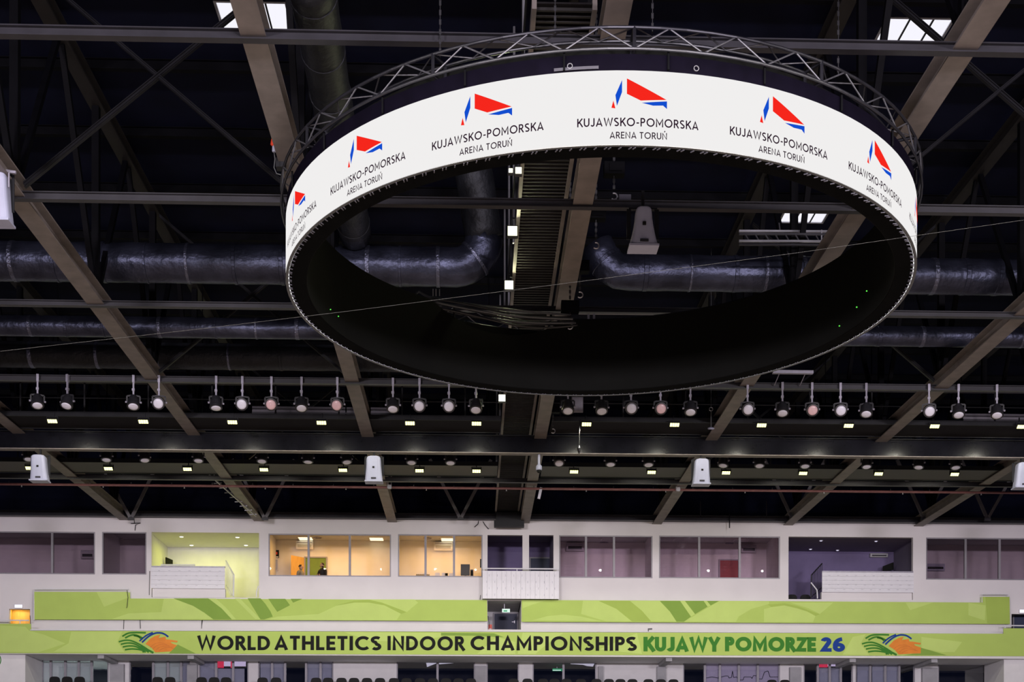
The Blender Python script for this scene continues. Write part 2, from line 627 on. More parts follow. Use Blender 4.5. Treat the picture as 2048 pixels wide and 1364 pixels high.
for s, lab in zip(SKY, ('bright white skylight cut by a blue-grey truss at the top edge of the roof', 'small bright skylight high on the roof near the top corner beyond the ring',
                        'bright skylight seen through the opening of the hanging ring, crossed by a beam')):
    x0, x1, y0, y1 = s
    k = thing('skylight', ((x0 + x1) / 2, (y0 + y1) / 2, ZR), lab, 'skylight')
    MB().box(x0 + .005, x1 - .005, y0 + .005, y1 - .005, ZR + .012, ZR + .04).build('pane', M_SKY, k)
    fr = MB()
    for b in ((x0, x0 + .06, y0, y1), (x1 - .06, x1, y0, y1), (x0 + .06, x1 - .06, y0, y0 + .06), (x0 + .06, x1 - .06, y1 - .06, y1)):
        fr.box(*b, ZR - .02, ZR + .012)
    fr.build('frame', M_ALU, k)
    for t in (.36, .70):
        MB().box(x0 + (x1 - x0) * t - .02, x0 + (x1 - x0) * t + .02, y0 + .06, y1 - .06, ZR - .015, ZR + .012).build('glazing_bar', M_STEELD, k)

# ---------------------------------------------------------------- box-level wall
TOPR = [  # openings of the upper wall in the photograph's own measure: x0, x1, top, bottom
    (-70, 190, 1063, 1148), (204, 293, 1064, 1149), (303, 518, 1065, 1195), (537, 782, 1068, 1153), (796, 965, 1069, 1154),
    (975, 1045, 1070, 1142), (1058, 1107, 1070, 1142), (1118, 1305, 1071, 1156), (1318, 1560, 1072, 1157), (1577, 1826, 1074, 1199), (1852, 2110, 1076, 1160)]
HOLES = [rect(*t, YW) for t in TOPR]
H_MID = rect(975, 1042, 1201, 1259, YW)
H_LEFT = rect(18, 60, 1218, 1262, YW)
H_RIGHT = rect(2023, 2070, 1228, 1266, YW)
struct(wallmesh(MB(), -24.5, 29, SLABT - .6, WTOP, HOLES + [H_MID, H_LEFT, H_RIGHT], YW, YW + .22).build('wall_back', M_WHITE))
struct(MB().box(-34, 40, 65.6, 65.8, WTOP - .2, ZR).build('wall_back_upper', M_ROOF))
struct(MB().box(-34, 40, 60.3, 65.7, WTOP, WTOP + .2).build('ceiling_boxes', M_ROOF))
struct(MB().ibeam((-24.5, 59.80, WTOP + .10), (29, 59.80, WTOP + .10), .34, .24, .03).build('trim_eaves_beam', M_BEAM))
# rooms behind the wall
RB, RC = 63.6, 12.72 + ZC
ZF = at(1024, 1198, YW).z
parts_px = [-75, 197, 298, 527, 789, 970, 1112, 1312, 1568, 1838, 2115]
struct(MB().box(-24.5, 29, RB, RB + .2, SLABT - .6, WTOP).build('wall_box_rear', M_ROOMW))
struct(MB().box(-24.5, 29, YW + .22, RB, RC, RC + .15).build('ceiling_box', M_CEILT))
struct(MB().box(-24.5, at(975, 1230, 60).x, YW + .22, RB, ZF - .2, ZF).build('floor_box', M_CONC))
struct(MB().box(at(1042, 1230, 60).x, 29, YW + .22, RB, ZF - .2, ZF).build('floor_box.001', M_CONC))
for p0, p1 in ((970, 1112), (1568, 1838)):      # linings whose lilac colour stands in for the open rooms' purple shade
    xa, xb = at(p0, 1110, 60.2).x + .07, at(p1, 1110, 60.2).x - .07
    struct(MB().box(xa, xb, RB - .04, RB - .002, ZF + .002, RC - .002).build('wall_shade_lining', M_LILAC))
    struct(MB().box(xa, xb, YW + .23, RB - .04, RC - .04, RC - .002).build('ceiling_shade_lining', M_LILACC))
    struct(MB().box(xa, xa + .03, YW + .23, RB - .04, ZF + .002, RC - .04).build('wall_shade_side', M_LILACC))
    struct(MB().box(xb - .03, xb, YW + .23, RB - .04, ZF + .002, RC - .04).build('wall_shade_side.001', M_LILACC))
for p in parts_px:
    x = at(p, 1110, 60.2).x
    struct(MB().box(x - .06, x + .06, YW + .22, RB, ZF, RC).build('wall_partition', M_ROOMW))
xm0, xm1 = at(975, 1230, 60).x, at(1042, 1230, 60).x
struct(MB().box(xm0, xm1, YW + .22, RB, ZF - .05, ZF + .1).build('floor_recess', M_CEILT))
struct(MB().box(xm0 - .15, xm0, YW + .22, RB, SLABT - .6, ZF).build('wall_recess', M_ROOMW))
struct(MB().box(xm1, xm1 + .15, YW + .22, RB, SLABT - .6, ZF).build('wall_recess.001', M_ROOMW))
struct(MB().box(-24.5, 29, 60.0, RB, SLABT - .75, SLABT - .6).build('floor_gallery', M_CONC))


def window(n, r, mull, m_glass, Y=YW, extra=()):
    """a framed fixed window; r = (x0, x1, z0, z1); mull = mullion x positions"""
    x0, x1, z0, z1 = r
    t = .055
    f = MB()
    f.box(x0, x0 + t, Y + .02, Y + .12, z0, z1).box(x1 - t, x1, Y + .02, Y + .12, z0, z1)
    f.box(x0 + t, x1 - t, Y + .02, Y + .12, z0, z0 + t).box(x0 + t, x1 - t, Y + .02, Y + .12, z1 - t, z1)
    w = struct(f.build('window_%d' % n, M_WFRAME))
    for m in mull:
        MB().box(m - .05, m + .05, Y + .01, Y + .13, z0 + t, z1 - t).build('mullion', M_WFRAME, w)
    es = [x0 + t] + list(mull) + [x1 - t]
    for a, b in zip(es, es[1:]):
        a2, b2 = (a if a == es[0] else a + .05), (b if b == es[-1] else b - .05)
        MB().box(a2, b2, Y + .065, Y + .075, z0 + t, z1 - t).build('pane', m_glass, w)
    return w


def mx(*ps, Y=YW, y=1110):
    return [at(p, y, Y).x for p in ps]


window(1, HOLES[0], mx(104), M_GLASSD)
window(2, HOLES[1], [], M_GLASSD)
window(3, HOLES[3], mx(617, 699.5), M_GLASSW)
window(4, HOLES[4], mx(851, 908), M_GLASSW)
window(5, HOLES[7], mx(1172, 1228), M_GLASSU)
window(6, HOLES[8], mx(1398.5, 1479.5), M_GLASSU)
window(7, HOLES[10], mx(1931.5, 1999.5), M_GLASSD)

# ---------------------------------------------------------------- lower balcony slab and lower boxes
struct(MB().box(-24.5, 29, 58.9, 65.5, SLABZ, SLABZ + .25).box(-24.5, 29, 58.9, 59.1, SLABZ + .25, SLABT).box(-24.5, 29, 59.1, 60.0, SLABT - .75, SLABT - .6).build('wall_balcony', M_ROOMW))
YL = 61.5
LOW = [(83, 217), (258, 380), (397, 497), (516, 667), (793, 950), (973, 1038), (1065, 1193), (1366, 1560), (1607, 1706), (1711, 1830), (1876, 2005)]
LH = []
for a, b in LOW:
    r = rect(a, b, 1318, 1364, YL)
    LH.append((r[0], r[1], TIER, r[3]))
struct(wallmesh(MB(), -24.5, 29, TIER, SLABZ, LH, YL, YL + .2).build('wall_lower', M_ROOMW))
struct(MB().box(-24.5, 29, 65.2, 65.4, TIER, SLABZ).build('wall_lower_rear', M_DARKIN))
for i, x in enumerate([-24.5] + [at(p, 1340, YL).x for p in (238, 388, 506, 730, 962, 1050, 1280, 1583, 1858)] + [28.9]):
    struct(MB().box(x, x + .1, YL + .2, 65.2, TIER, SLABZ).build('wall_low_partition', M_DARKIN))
LMUL = [(101, 130, 157, 183), (306, 335.5, 362), (432, 466), (544, 570, 612, 641), (875,), (), (1127,), (1410, 1440, 1478, 1516), (1636, 1660, 1682), (1741, 1771, 1799), ()]
LBLIND = [[(85, 100, 0), (103, 129, 0), (132, 156, 0), (158, 182, 0)], [(307, 334, 0), (337, 361, 0), (363, 379, 1)], [(399, 431, 1), (433, 465, 1), (467, 490, 1)],
          [(520, 543, 1), (545, 569, 1), (613, 640, 1), (642, 665, 1)], [], [], [], [(1411, 1559, 2)], [(1637, 1659, 1), (1661, 1681, 1)],
          [(1713, 1740, 1), (1743, 1770, 1), (1772, 1798, 1)], []]
for i, (h, ml, bl) in enumerate(zip(LH, LMUL, LBLIND)):
    w = window(8 + i, h, [at(p, 1340, YL).x for p in ml], M_GLASSL, Y=YL)
    for a, b, k in bl:
        xa, xb = at(a, 1340, YL + .25).x, at(b, 1340, YL + .25).x
        MB().box(xa + .02, xb - .02, YL + .22, YL + .25, h[2] + .03, h[3] - .12).build('blind_panel', (M_SLAT, M_SLATB, M_LPANEL)[k], w)
        if k == 2:      # town skyline drawn on the pale panel
            pts = [(1412, 1356), (1424, 1354), (1436, 1356), (1450, 1352), (1456, 1352), (1458, 1356), (1463, 1355), (1465, 1342), (1467, 1355), (1474, 1354), (1476, 1360), (1486, 1360),
                   (1488, 1354), (1502, 1354), (1504, 1357), (1507, 1351), (1514, 1352), (1516, 1358), (1524, 1358), (1529, 1344), (1536, 1342), (1540, 1354), (1557, 1354)]
            ln = MB()
            q = [at(p[0], p[1], YL + .215) for p in pts]
            for u, v in zip(q, q[1:]):
                ln.bar(u, v, .025, .025, (0, 1, 0))
            ln.build('skyline_drawing', M_INK, w)
# soffit downstand beams, pilasters and end walls of the lower boxes
for p in (217, 393, 1690, 1850, 1330):
    x = at(p, 1330, 60.4).x
    struct(MB().box(x - .14, x + .14, 59.15, YL, SLABZ - .16, SLABZ).build('trim_downstand', M_CONC))
for p0, p1 in ((222, 250), (950, 972), (1313, 1331), (1196, 1206), (1578, 1600), (1842, 1872), (376, 396)):
    xa, xb = at(p0, 1340, YL).x, at(p1, 1340, YL).x
    struct(MB().box(xa, xb, YL - .22, YL, TIER, SLABZ - .17).build('trim_pilaster', M_CONC))
xa, xb = at(-60, 1340, 59.3).x, at(52, 1340, 59.3).x
wl = struct(MB().box(xa, xb, 59.2, YL, TIER, SLABZ).build('wall_end', M_ROOMW))
xa, xb = at(2006, 1340, 59.3).x, at(2110, 1340, 59.3).x
struct(MB().box(xa, xb, 59.2, YL, TIER, SLABZ).build('wall_end.001', M_ROOMW))
for n_, (i_, m_) in enumerate(((2, M_ROOMW), (9, M_LILACC))):       # lower ceilings of the two open boxes
    p0, p1 = ((298, 527), (1568, 1838))[n_]
    struct(MB().box(at(p0, 1110, 60.2).x + .07, at(p1, 1110, 60.2).x - .07, YW + .23, RB - .05, HOLES[i_][3] + .02, RC - .05).build('ceiling_open_box', m_))
# lamp-row colours inside the rooms that are lit


def room_lamp(px0, px1, power, col, y=61.9, z=None):
    x0, x1 = at(px0, 1110, 60.3).x, at(px1, 1110, 60.3).x
    area('room_lamp', ((x0 + x1) / 2, y, (z or RC - .22)), ((x0 + x1) / 2, y, 0), (x1 - x0) * .7, 1.6, power, col)


room_lamp(537, 782, 135, (1.0, 0.53, 0.12))
room_lamp(796, 965, 95, (1.0, 0.53, 0.12))
room_lamp(303, 518, 62, (0.97, 1.0, 0.12), z=HOLES[2][3] - .08)
x = at(160, 1340, 62).x
area('room_lamp', (x, 63.0, SLABZ - .2), (x, 63, 0), 3, 1.5, 60, (0.85, 1.0, 0.9))

# ================================================================== ROOF STEEL
side_words = {-3: 'ending above the small dark window by the yellow open box', -2: 'ending where the yellow box meets the orange-lit windows',
              -1: 'passing behind the ring, ending between the orange-lit rooms', 0: 'beside the central walkway, ending above the middle balcony',
              1: 'reaching the wall between the two dim mauve windows', 2: 'reaching the wall above the edge of the open purple box', 3: 'ending above the dark three-pane window'}
for k in range(-3, 4):
    X = X0T + 6 * k
    t = thing('roof_truss', (X, 60, HB), 'dark steel roof truss ' + side_words[k], 'truss')
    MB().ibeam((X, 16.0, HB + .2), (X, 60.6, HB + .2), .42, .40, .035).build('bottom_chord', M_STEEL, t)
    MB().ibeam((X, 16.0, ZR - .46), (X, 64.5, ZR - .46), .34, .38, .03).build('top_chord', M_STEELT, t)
    ys = [16.24 + 6 * j for j in range(8)]
    for y in ys:
        MB().bar((X, y, HB + .4), (X, y, ZR - .65), .18, .18).build('post', M_STEELB, t)
        for s in (-3, 3):
            if 16 < y + s < 64:
                MB().bar((X, y + s * .06, HB + .42), (X, y + s * .95, ZR - .68), .13, .13).build('diagonal', M_STEELB, t)

beam_words = ['at the very top, crossing in front of the skylights', 'seen just below the crossed braces beside the ring', 'between the thick foil duct and the thinner duct below it',
              'carrying the front row of round spotlights', '', 'just in front of the red pipe near the wall']
for j, yb in enumerate(BEAMS[1:7]):
    if j == 4:
        continue
    b = MB().ibeam((-24, yb, HB + (.02 if j != 3 else .02)), (29, yb, HB + .02), .16, .17 if j != 2 else .14, .022).build('tie_beam', M_BEAM)
    tag(b, 'long grey steel tie beam ' + beam_words[j], 'beam')

for yb, nm in ((BEAMS[2], 'high'), (BEAMS[4], 'behind the foil ducts'), (BEAMS[6], 'near the far wall')):
    for k, sd in ((-2, 'on the yellow-box side of the ring'), (1, 'on the purple-box side of the ring')):
        xa, xb = X0T + 6 * k, X0T + 6 * (k + 1)
        lab = {'high': 'pair of crossed steel braces high between two trusses ', 'behind the foil ducts': 'pair of crossed steel braces behind the foil ducts ', 'near the far wall': 'pair of crossed steel braces close to the wall '}[nm] + sd
        t = thing('cross_brace', ((xa + xb) / 2, yb, HB), lab, 'brace')
        for sgn in (0, 1):
            p, q = (Vector((xa + .2, yb + .03 * sgn, HB + .25)), Vector((xb - .2, yb + .03 * sgn, ZR - .75)))
            if sgn:
                p.x, q.x = q.x, p.x
            m = MB().bar(p + Vector((0, -.035, .03)), q + Vector((0, -.035, .03)), .02, .09, (0, 1, 0)).bar(p + Vector((0, .035, -.03)), q + Vector((0, .035, -.03)), .02, .09, (0, 1, 0))
            m.bar(p, q, .045, .09, (0, 1, 0))
            m.build('brace_rod', M_BRACE, t)
for px, lab in ((921, 'V-shaped steel strut above the second orange-lit window'), (1975, 'V-shaped pale steel strut above the dark window near the far edge'),
                (262, 'V-shaped steel strut over the yellow open box'), (530, 'V-shaped steel strut over the first orange-lit window'), (1585, 'V-shaped steel strut over the open purple box'),
                (1848, 'V-shaped steel strut beyond the open purple box')):
    p = at(px, 1036, 59.0)
    t = thing('wall_strut', p, lab, 'strut')
    for s in (-1, 1):
        MB().bar(p + Vector((.05 * s, 0, .05)), p + Vector((1.35 * s, -.4, 2.5)), .13, .10, (0, 1, 0)).build('strut_leg', M_STRUT, t)
    MB().box(p.x - .14, p.x + .14, p.y - .03, p.y + .03, p.z - .1, p.z + .12).build('gusset', M_BEAM, t)

# ---------------------------------------------------------------- ducts


def wrinkled(mb, pts, r, n=28, amp=.022, seed=0):
    """a foil-wrapped pipe: tube whose radius wanders a little"""
    rnd = random.Random(seed)
    n0 = len(mb.v)
    mb.tube(pts, r, n)
    for i in range(n0, len(mb.v)):
        ring = (i - n0) // n
        c = Vector(pts[min(ring, len(pts) - 1)])
        v = Vector(mb.v[i])
        mb.v[i] = tuple(c + (v - c) * (1 + rnd.uniform(-amp, amp)))
    return mb


def duct(name, pts, r, label, m, seams=None, seed=1):
    mid = Vector(pts[len(pts) // 2])
    t = thing(name, mid, label, 'duct')
    wrinkled(MB(), pts, r, seed=seed).build('duct_skin', m, t, smooth=True)
    if seams:
        acc = 0
        nxt = seams * .5
        rnd = random.Random(seed)
        for a, b in zip(pts, pts[1:]):
            a, b = Vector(a), Vector(b)
            L = (b - a).length
            while acc + L > nxt:
                c = a + (b - a) * ((nxt - acc) / L)
                d = (b - a).normalized()
                w = rnd.uniform(.03, .07)
                MB().lathe([(r * 1.0, -w), (r * 1.035, -w * .8), (r * 1.035, w * .8), (r * 1.0, w)], c, d, 28, cap=False).build('tape_band', M_SEAM if rnd.random() < .5 else m, t)
                nxt += seams * rnd.uniform(.75, 1.25)
            acc += L
    return t


def line(p, q, n):
    p, q = Vector(p), Vector(q)
    return [p + (q - p) * (i / n) for i in range(n + 1)]


YD = 35.6
zd = at(500, 529, YD).z
xe = at(938, 529, YD).x
pts = line((-16.5, YD, zd), (xe - .35, YD, zd), 60)
for i in range(1, 9):
    a = radians(90 * i / 8)
    pts.append(Vector((xe - .35 + .75 * sin(a), YD - .15 * (i / 8), zd + .75 * (1 - cos(a)))))
e = pts[-1]
rise = line(e, (e.x - .55, YD - 1.2, ZR - .4), 14)
ad = duct('air_duct', pts, .50, 'thick dark foil-wrapped duct on the yellow-box side, bending upward inside the ring', M_FOIL, 1.05, 3)
wrinkled(MB(), rise, .50, seed=4).build('riser', M_FOILD, ad, smooth=True)
zd2 = at(1640, 552, YD).z
pts = [at(1192, 492, YD), at(1203, 512, YD), at(1216, 530, YD), at(1236, 543, YD)]
xs2 = at(1262, 545, YD).x
pts += line((xs2, YD, at(1262, 545, YD).z), (25.5, YD, at(1262, 545, YD).z), 62)
duct('air_duct', pts, [.30, .38, .44, .47] + [.47] * 63 if False else .46, 'thick dark foil-wrapped duct starting inside the ring and leaving past its far side', M_FOIL, 1.0, 5)
zs = at(320, 655, 38.5).z
duct('air_duct', line((-17, 38.5, zs), (25.5, 38.5, zs), 70), .285, 'slim foil-wrapped duct running the full width under the thick ducts', M_FOIL, 1.3, 7)
zl_ = at(320, 712, 42.0).z
duct('air_duct', line((-18.5, 42, zl_), (at(1002, 712, 42).x, 42, zl_), 44), .40, 'dark matt duct just below the slim foil duct', M_FOILD, 2.0, 9)
duct('air_duct', line(at(618, -60, 23.0), at(710, 468, 35.05), 24), .42, 'dark duct running toward the wall from the top, passing behind the ring edge', M_FOILD, 1.6, 11)

# ---------------------------------------------------------------- central walkway
zc = 13.3 + ZC
t = thing('central_walkway', (1.5, 45, zc), 'ribbed central walkway running toward the wall beside the middle truss', 'walkway')
xl, xr = .99, 2.00
MB().box(xl + .04, xr - .04, 22, 60.2, zc + .05, zc + .08).build('deck', M_DECKD, t)
rib = MB()
y = 22.1
while y < 60:
    rib.box(xl + .04, xr - .04, y, y + .05, zc, zc + .05)
    y += .16
tag(rib.build('deck_rib', M_DECKR, t), kind='stuff')
for x in (xl, xr):
    MB().box(x - .04, x + .04, 22, 60.2, zc - .04, zc + .16).build('side_rail', M_STEEL, t)
for y in (25.5, 31.5, 36, 41, 48, 55):
    MB().tube([(xl - .05, y, zc + .1), (xl - .05, y, ZR)], .03, 8).build('hanger_rod', M_ALU, t)
for y in (25.5, 29, 33, 37, 41):
    MB().box(xl - .10, xl - .04, y, y + .06, zc - .1, zc + 1.1).build('rail_post', M_STEELD, t)
MB().tube([(xl - .07, 22, zc + 1.1), (xl - .07, 60, zc + 1.1)], .025, 8).build('hand_rail', M_STEELD, t)
b = MB().box(at(988, 1048, 59.5).x, at(1048, 1048, 59.5).x, 59.25, 59.62, at(1018, 1055, 59.5).z, at(1018, 1043, 59.5).z)
b.box(at(992, 1048, 59.5).x, at(1042, 1048, 59.5).x, 59.30, 59.6, at(1018, 1043, 59.5).z, zc - .12)
tag(b.build('walkway_bracket', M_STEELD), 'black boxy bracket under the wall end of the central walkway', 'bracket')

# ---------------------------------------------------------------- cross walkways with lamps, and the deep girder
def cross_walk(y0, y1, z, label, toe, md):
    t = thing('cross_walkway', (2, y0, z), label, 'walkway')
    for xa, xb in ((-19.5, .9), (2.6, 25)):
        MB().box(xa, xb, y0, y1, z, z + .05).build('deck', md, t)
        for i in range(5):
            xx = xa + .4 + (xb - xa - .8) * i / 4
            MB().tube([(xx, y1 - .1, z + .02), (xx, y1 - .1, ZR + .01)], .02, 6).build('hanger_rod', M_STEELB, t)
        MB().box(xa, xb, y0 - .04, y0 + .02, z - .02, z + .14).build('edge_beam', M_STEELD, t)
        MB().box(xa, xb, y1 - .02, y1 + .04, z - .02, z + .14).build('edge_beam', M_STEELD, t)
        MB().tube([(xa, y0, z + 1.1), (xb, y0, z + 1.1)], .025, 6).build('hand_rail', M_BEAM, t)
        MB().tube([(xa, y0, z + .6), (xb, y0, z + .6)], .018, 6).build('knee_rail', M_STEELD, t)
        x = xa + .3
        while x < xb:
            MB().box(x - .025, x + .025, y0 - .025, y0 + .025, z + .05, z + 1.1).build('rail_post', M_STEELD, t)
            x += 2.1
    for a, b in toe:
        xa, xb = at(a, 830, y1).x, at(b, 830, y1).x
        MB().box(xa, xb, y1 - .08, y1 - .03, z + .36, z + .80).build('toe_board', M_LTOE, t)
        MB().box(xa, xb, y1 - .12, y1 - .03, z + .56, z + .60).build('toe_ledge', M_BEAM, t)
    return t


M_LTOE = mat('grey_toe_board', (0.17, 0.155, 0.18), 0.6, var=0.1)
zk = 12.92 + ZC
cross_walk(44.3, 45.75, zk, 'dark perforated walkway carrying the upper row of glowing floodlights', [(505, 735), (742, 790), (1925, 2048)], M_DECKD)
cross_walk(50.2, 51.8, zk, 'dark perforated walkway behind the deep girder with the lower row of glowing floodlights', [], M_DECK)
g = thing('deep_girder', (2, 46.2, zk - .6), 'deep dark steel girder crossing the full width between the two rows of floodlights', 'girder')
MB().box(-21, 27, 46.18, 46.22, zk - .60, zk - .02).build('web_plate', mat('glossy_girder', (0.0055, 0.0055, 0.0085), 0.21, var=0.15, spec=0.22), g)
MB().box(-21, 27, 46.05, 46.35, zk - .63, zk - .60).build('bottom_flange', M_STEEL, g)
MB().box(-21, 27, 46.05, 46.35, zk - .02, zk + .01).build('top_flange', M_STEELD, g)

# ================================================================== SPOTLIGHTS


def spot_proto(tilt, lens, hang):
    """a round stage spotlight; the root is the clamp point, the lamp hangs below; faces -Y tilted down"""
    t = thing('spotlight', (0, 0, 0), 'x', 'spotlight')
    hg = MB().box(-.024, .024, -.024, .024, -hang, .12)
    hg.box(-.035, .035, -.05, .05, -.06, .16).box(-.045, .035, -.04, .04, -hang * .70, -hang * .55)
    hg.build('hanger', M_HANG, t)
    a = radians(tilt)
    ax = Vector((0, -cos(a), -sin(a)))
    c = Vector((0, 0, -hang - .21))
    yk = MB()
    yp = [Vector((-.19, 0, -hang - .21)), Vector((-.19, 0, -hang - .03)), Vector((0, 0, -hang)), Vector((.19, 0, -hang - .03)), Vector((.19, 0, -hang - .21))]
    for u, v in zip(yp, yp[1:]):
        yk.bar(u, v, .045, .02, (0, 1, 0))
    yk.build('yoke', M_LAMPB, t)
    MB().lathe([(.05, -.24), (.12, -.20), (.165, -.06), (.18, .08), (.19, .10), (.19, .16), (.155, .165)], c, ax, 20).build('housing', M_LAMPB, t, smooth=False)
    ln = MB().lathe([(.146, .158), (.146, .172), (.10, .186), (.05, .193), (.004, .195)], c, ax, 20).build('lens', lens, t, smooth=True)
    MB().lathe([(.004, .20), (.016, .197)], c, ax, 10, cap=True).build('lens_boss', lens, ln)
    for sg in (-1, 1):
        MB().lathe([(.03, 0), (.03, .05)], (.19 * sg, 0, -hang - .21), (sg, 0, 0), 10).build('tilt_knob', M_HANG, t)
    return t


PROTO = {}


def spot(key, loc, rz, label, group):
    if key not in PROTO:
        PROTO[key] = spot_proto(*key)
        o = PROTO[key]
        o.location = loc
        o.rotation_euler = (0, 0, rz)
    else:
        o = copy_tree(PROTO[key], loc, rz)
    tag(o, label, 'spotlight', group)
    return o


# front row hangs from the fourth tie beam: x, kind (1 facing, 2 half down, 3 far down, 4 facing pink), turn
yb = BEAMS[4] - .12
row = [(75, 2, 18), (135, 2, -14), (267, 2, 8), (318, 1, 5), (432, 3, 15), (485, 1, 0), (543, 4, 3), (603, 2, 8), (675, 4, -4), (786, 2, 0), (839, 1, 0), (898, 1, 0), (952, 2, -4),
       (1136, 2, -5), (1203, 2, 4), (1262, 1, 0), (1321, 4, 0), (1381, 2, -8), (1495, 1, -3), (1565, 2, -10), (1624, 4, -6), (1681, 1, -10), (1733, 2, -22), (1858, 1, -10), (1917, 2, -14), (1994, 2, -20)]
words_k = {1: 'round lens facing out', 2: 'lens tipped half down', 3: 'lens tipped far down', 4: 'pinkish round lens'}
for i, (px, k, rz) in enumerate(row):
    p = at(px, 772 + px * .009, yb)
    key = (({1: 26, 2: 66, 3: 78, 4: 26}[k]), M_LENSP if k == 4 else M_LENS, .44)
    if k == 4:
        key = (26, M_LENSP, .44)
    spot(key, (p.x, yb, HB - .06), radians(rz), 'black spotlight with %s, %s on the upper lamp beam' % (words_k[k], nth(i, len(row))), 'spotlights on the upper beam')
# rear row, mostly behind the girder
row2 = [(57, 70, 25), (213, 66, 8), (289, 66, 35), (397, 66, 5), (524, 70, 0), (616, 74, 0), (693, 60, 30), (823, 66, 0), (901, 70, 0), (1118, 50, 0), (1221, 70, 0), (1297, 70, 0),
        (1447, 66, -40), (1519, 70, -12), (1610, 70, -8), (1733, 70, -5), (1838, 66, -40), (1911, 68, -5)]
y2 = 47.7
tag(MB().tube([(-20, y2, 13.13 + ZC), (26, y2, 13.13 + ZC)], .04, 8).build('lamp_pipe', M_STEELD), 'dark pipe behind the deep girder that carries the rear spotlights', 'pipe')
for i, (px, tl, rz) in enumerate(row2):
    p = at(px, 922 + px * .006, y2)
    tl2 = min((60, 76, 84), key=lambda v: abs(v - tl - 10))
    spot((tl2, M_LENS, .22), (p.x, y2, 12.93 + ZC), radians(rz), 'dark spotlight peeking below the deep girder, %s of that rear row' % nth(i, len(row2)), 'spotlights behind the girder')

# ---------------------------------------------------------------- glowing floodlights


def flood_proto(w, glowm, d=.16):
    t = thing('floodlight', (0, 0, 0), 'x', 'floodlight')
    a = radians(38)
    ax = Vector((0, -sin(a), -cos(a)))
    up = Vector((0, -cos(a), sin(a)))
    c = Vector((0, -.02, -.12))
    hw = w / 2
    body = [c + Vector((sx * hw, 0, 0)) + up * (sy * d / 2) for sx, sy in ((-1, -1), (1, -1), (1, 1), (-1, 1))]
    MB().prism(body, ax * -.09).build('housing', M_LAMPB, t)
    m = .92
    n = 4
    for i in range(n):       # four bright cells side by side
        x0, x1 = -hw * m + 2 * hw * m * i / n + .006, -hw * m + 2 * hw * m * (i + 1) / n - .006
        cell = [c + Vector((x0, 0, 0)) + up * (-d * .42), c + Vector((x1, 0, 0)) + up * (-d * .42), c + Vector((x1, 0, 0)) + up * (d * .42), c + Vector((x0, 0, 0)) + up * (d * .42)]
        MB().prism(cell, ax * .012).build('led_cell', glowm, t)
    b = MB()
    for s in (-1, 1):
        b.bar((s * (hw + .012), 0, -.14), (s * (hw + .012), 0, .02), .02, .04, (0, 1, 0))
    b.bar((-hw - .02, 0, .03), (hw + .02, 0, .03), .04, .02)
    b.bar((0, 0, .03), (0, .19, .03), .03, .03).bar((0, .19, .03), (0, .19, .25), .03, .03)
    b.build('hanging_bracket', M_STEELD, t)
    return t


fp = flood_proto(.34, M_FLOOD)
first = [True]


def flood(loc, label, group, rz=0):
    if first[0]:
        first[0] = False
        o = fp
        o.location = loc
        o.rotation_euler = (0, 0, rz)
    else:
        o = copy_tree(fp, loc, rz)
    tag(o, label, 'floodlight', group)
    d = bpy.data.lights.new('floodlight_beam', 'SPOT')      # the lamp's own beam, down and toward the boxes
    d.energy = 190
    d.color = (1.0, .95, .80)
    d.spot_size = radians(134)
    d.spot_blend = .35
    d.shadow_soft_size = .05
    l = bpy.data.objects.new('floodlight_beam', d)
    l.location = Vector(loc) + Vector((0, -.06, -.20))
    l.rotation_euler = Vector((0, .8, -1)).to_track_quat('-Z', 'Y').to_euler()
    COL.objects.link(l)


fx = [105, 287, 465, 643, 820, 953, 1173, 1349, 1523, 1697, 1869, 2043]
for i, px in enumerate(fx):
    p = at(px, 842 + px * .0058, 44.055)
    flood((p.x, 44.055, p.z + .12), 'glowing yellow-white floodlight, %s of the upper row above the girder' % nth(i, 12), 'upper row of floodlights')
fx2 = [60, 217, 375, 528, 686, 839, 953, 1148, 1303, 1452, 1606, 1757, 1909]
for i, px in enumerate(fx2):
    p = at(px, 936 + px * .0068, 49.955)
    flood((p.x, 49.955, p.z + .12), 'glowing yellow-white floodlight, %s of the lower row below the girder' % nth(i, 13), 'lower row of floodlights')

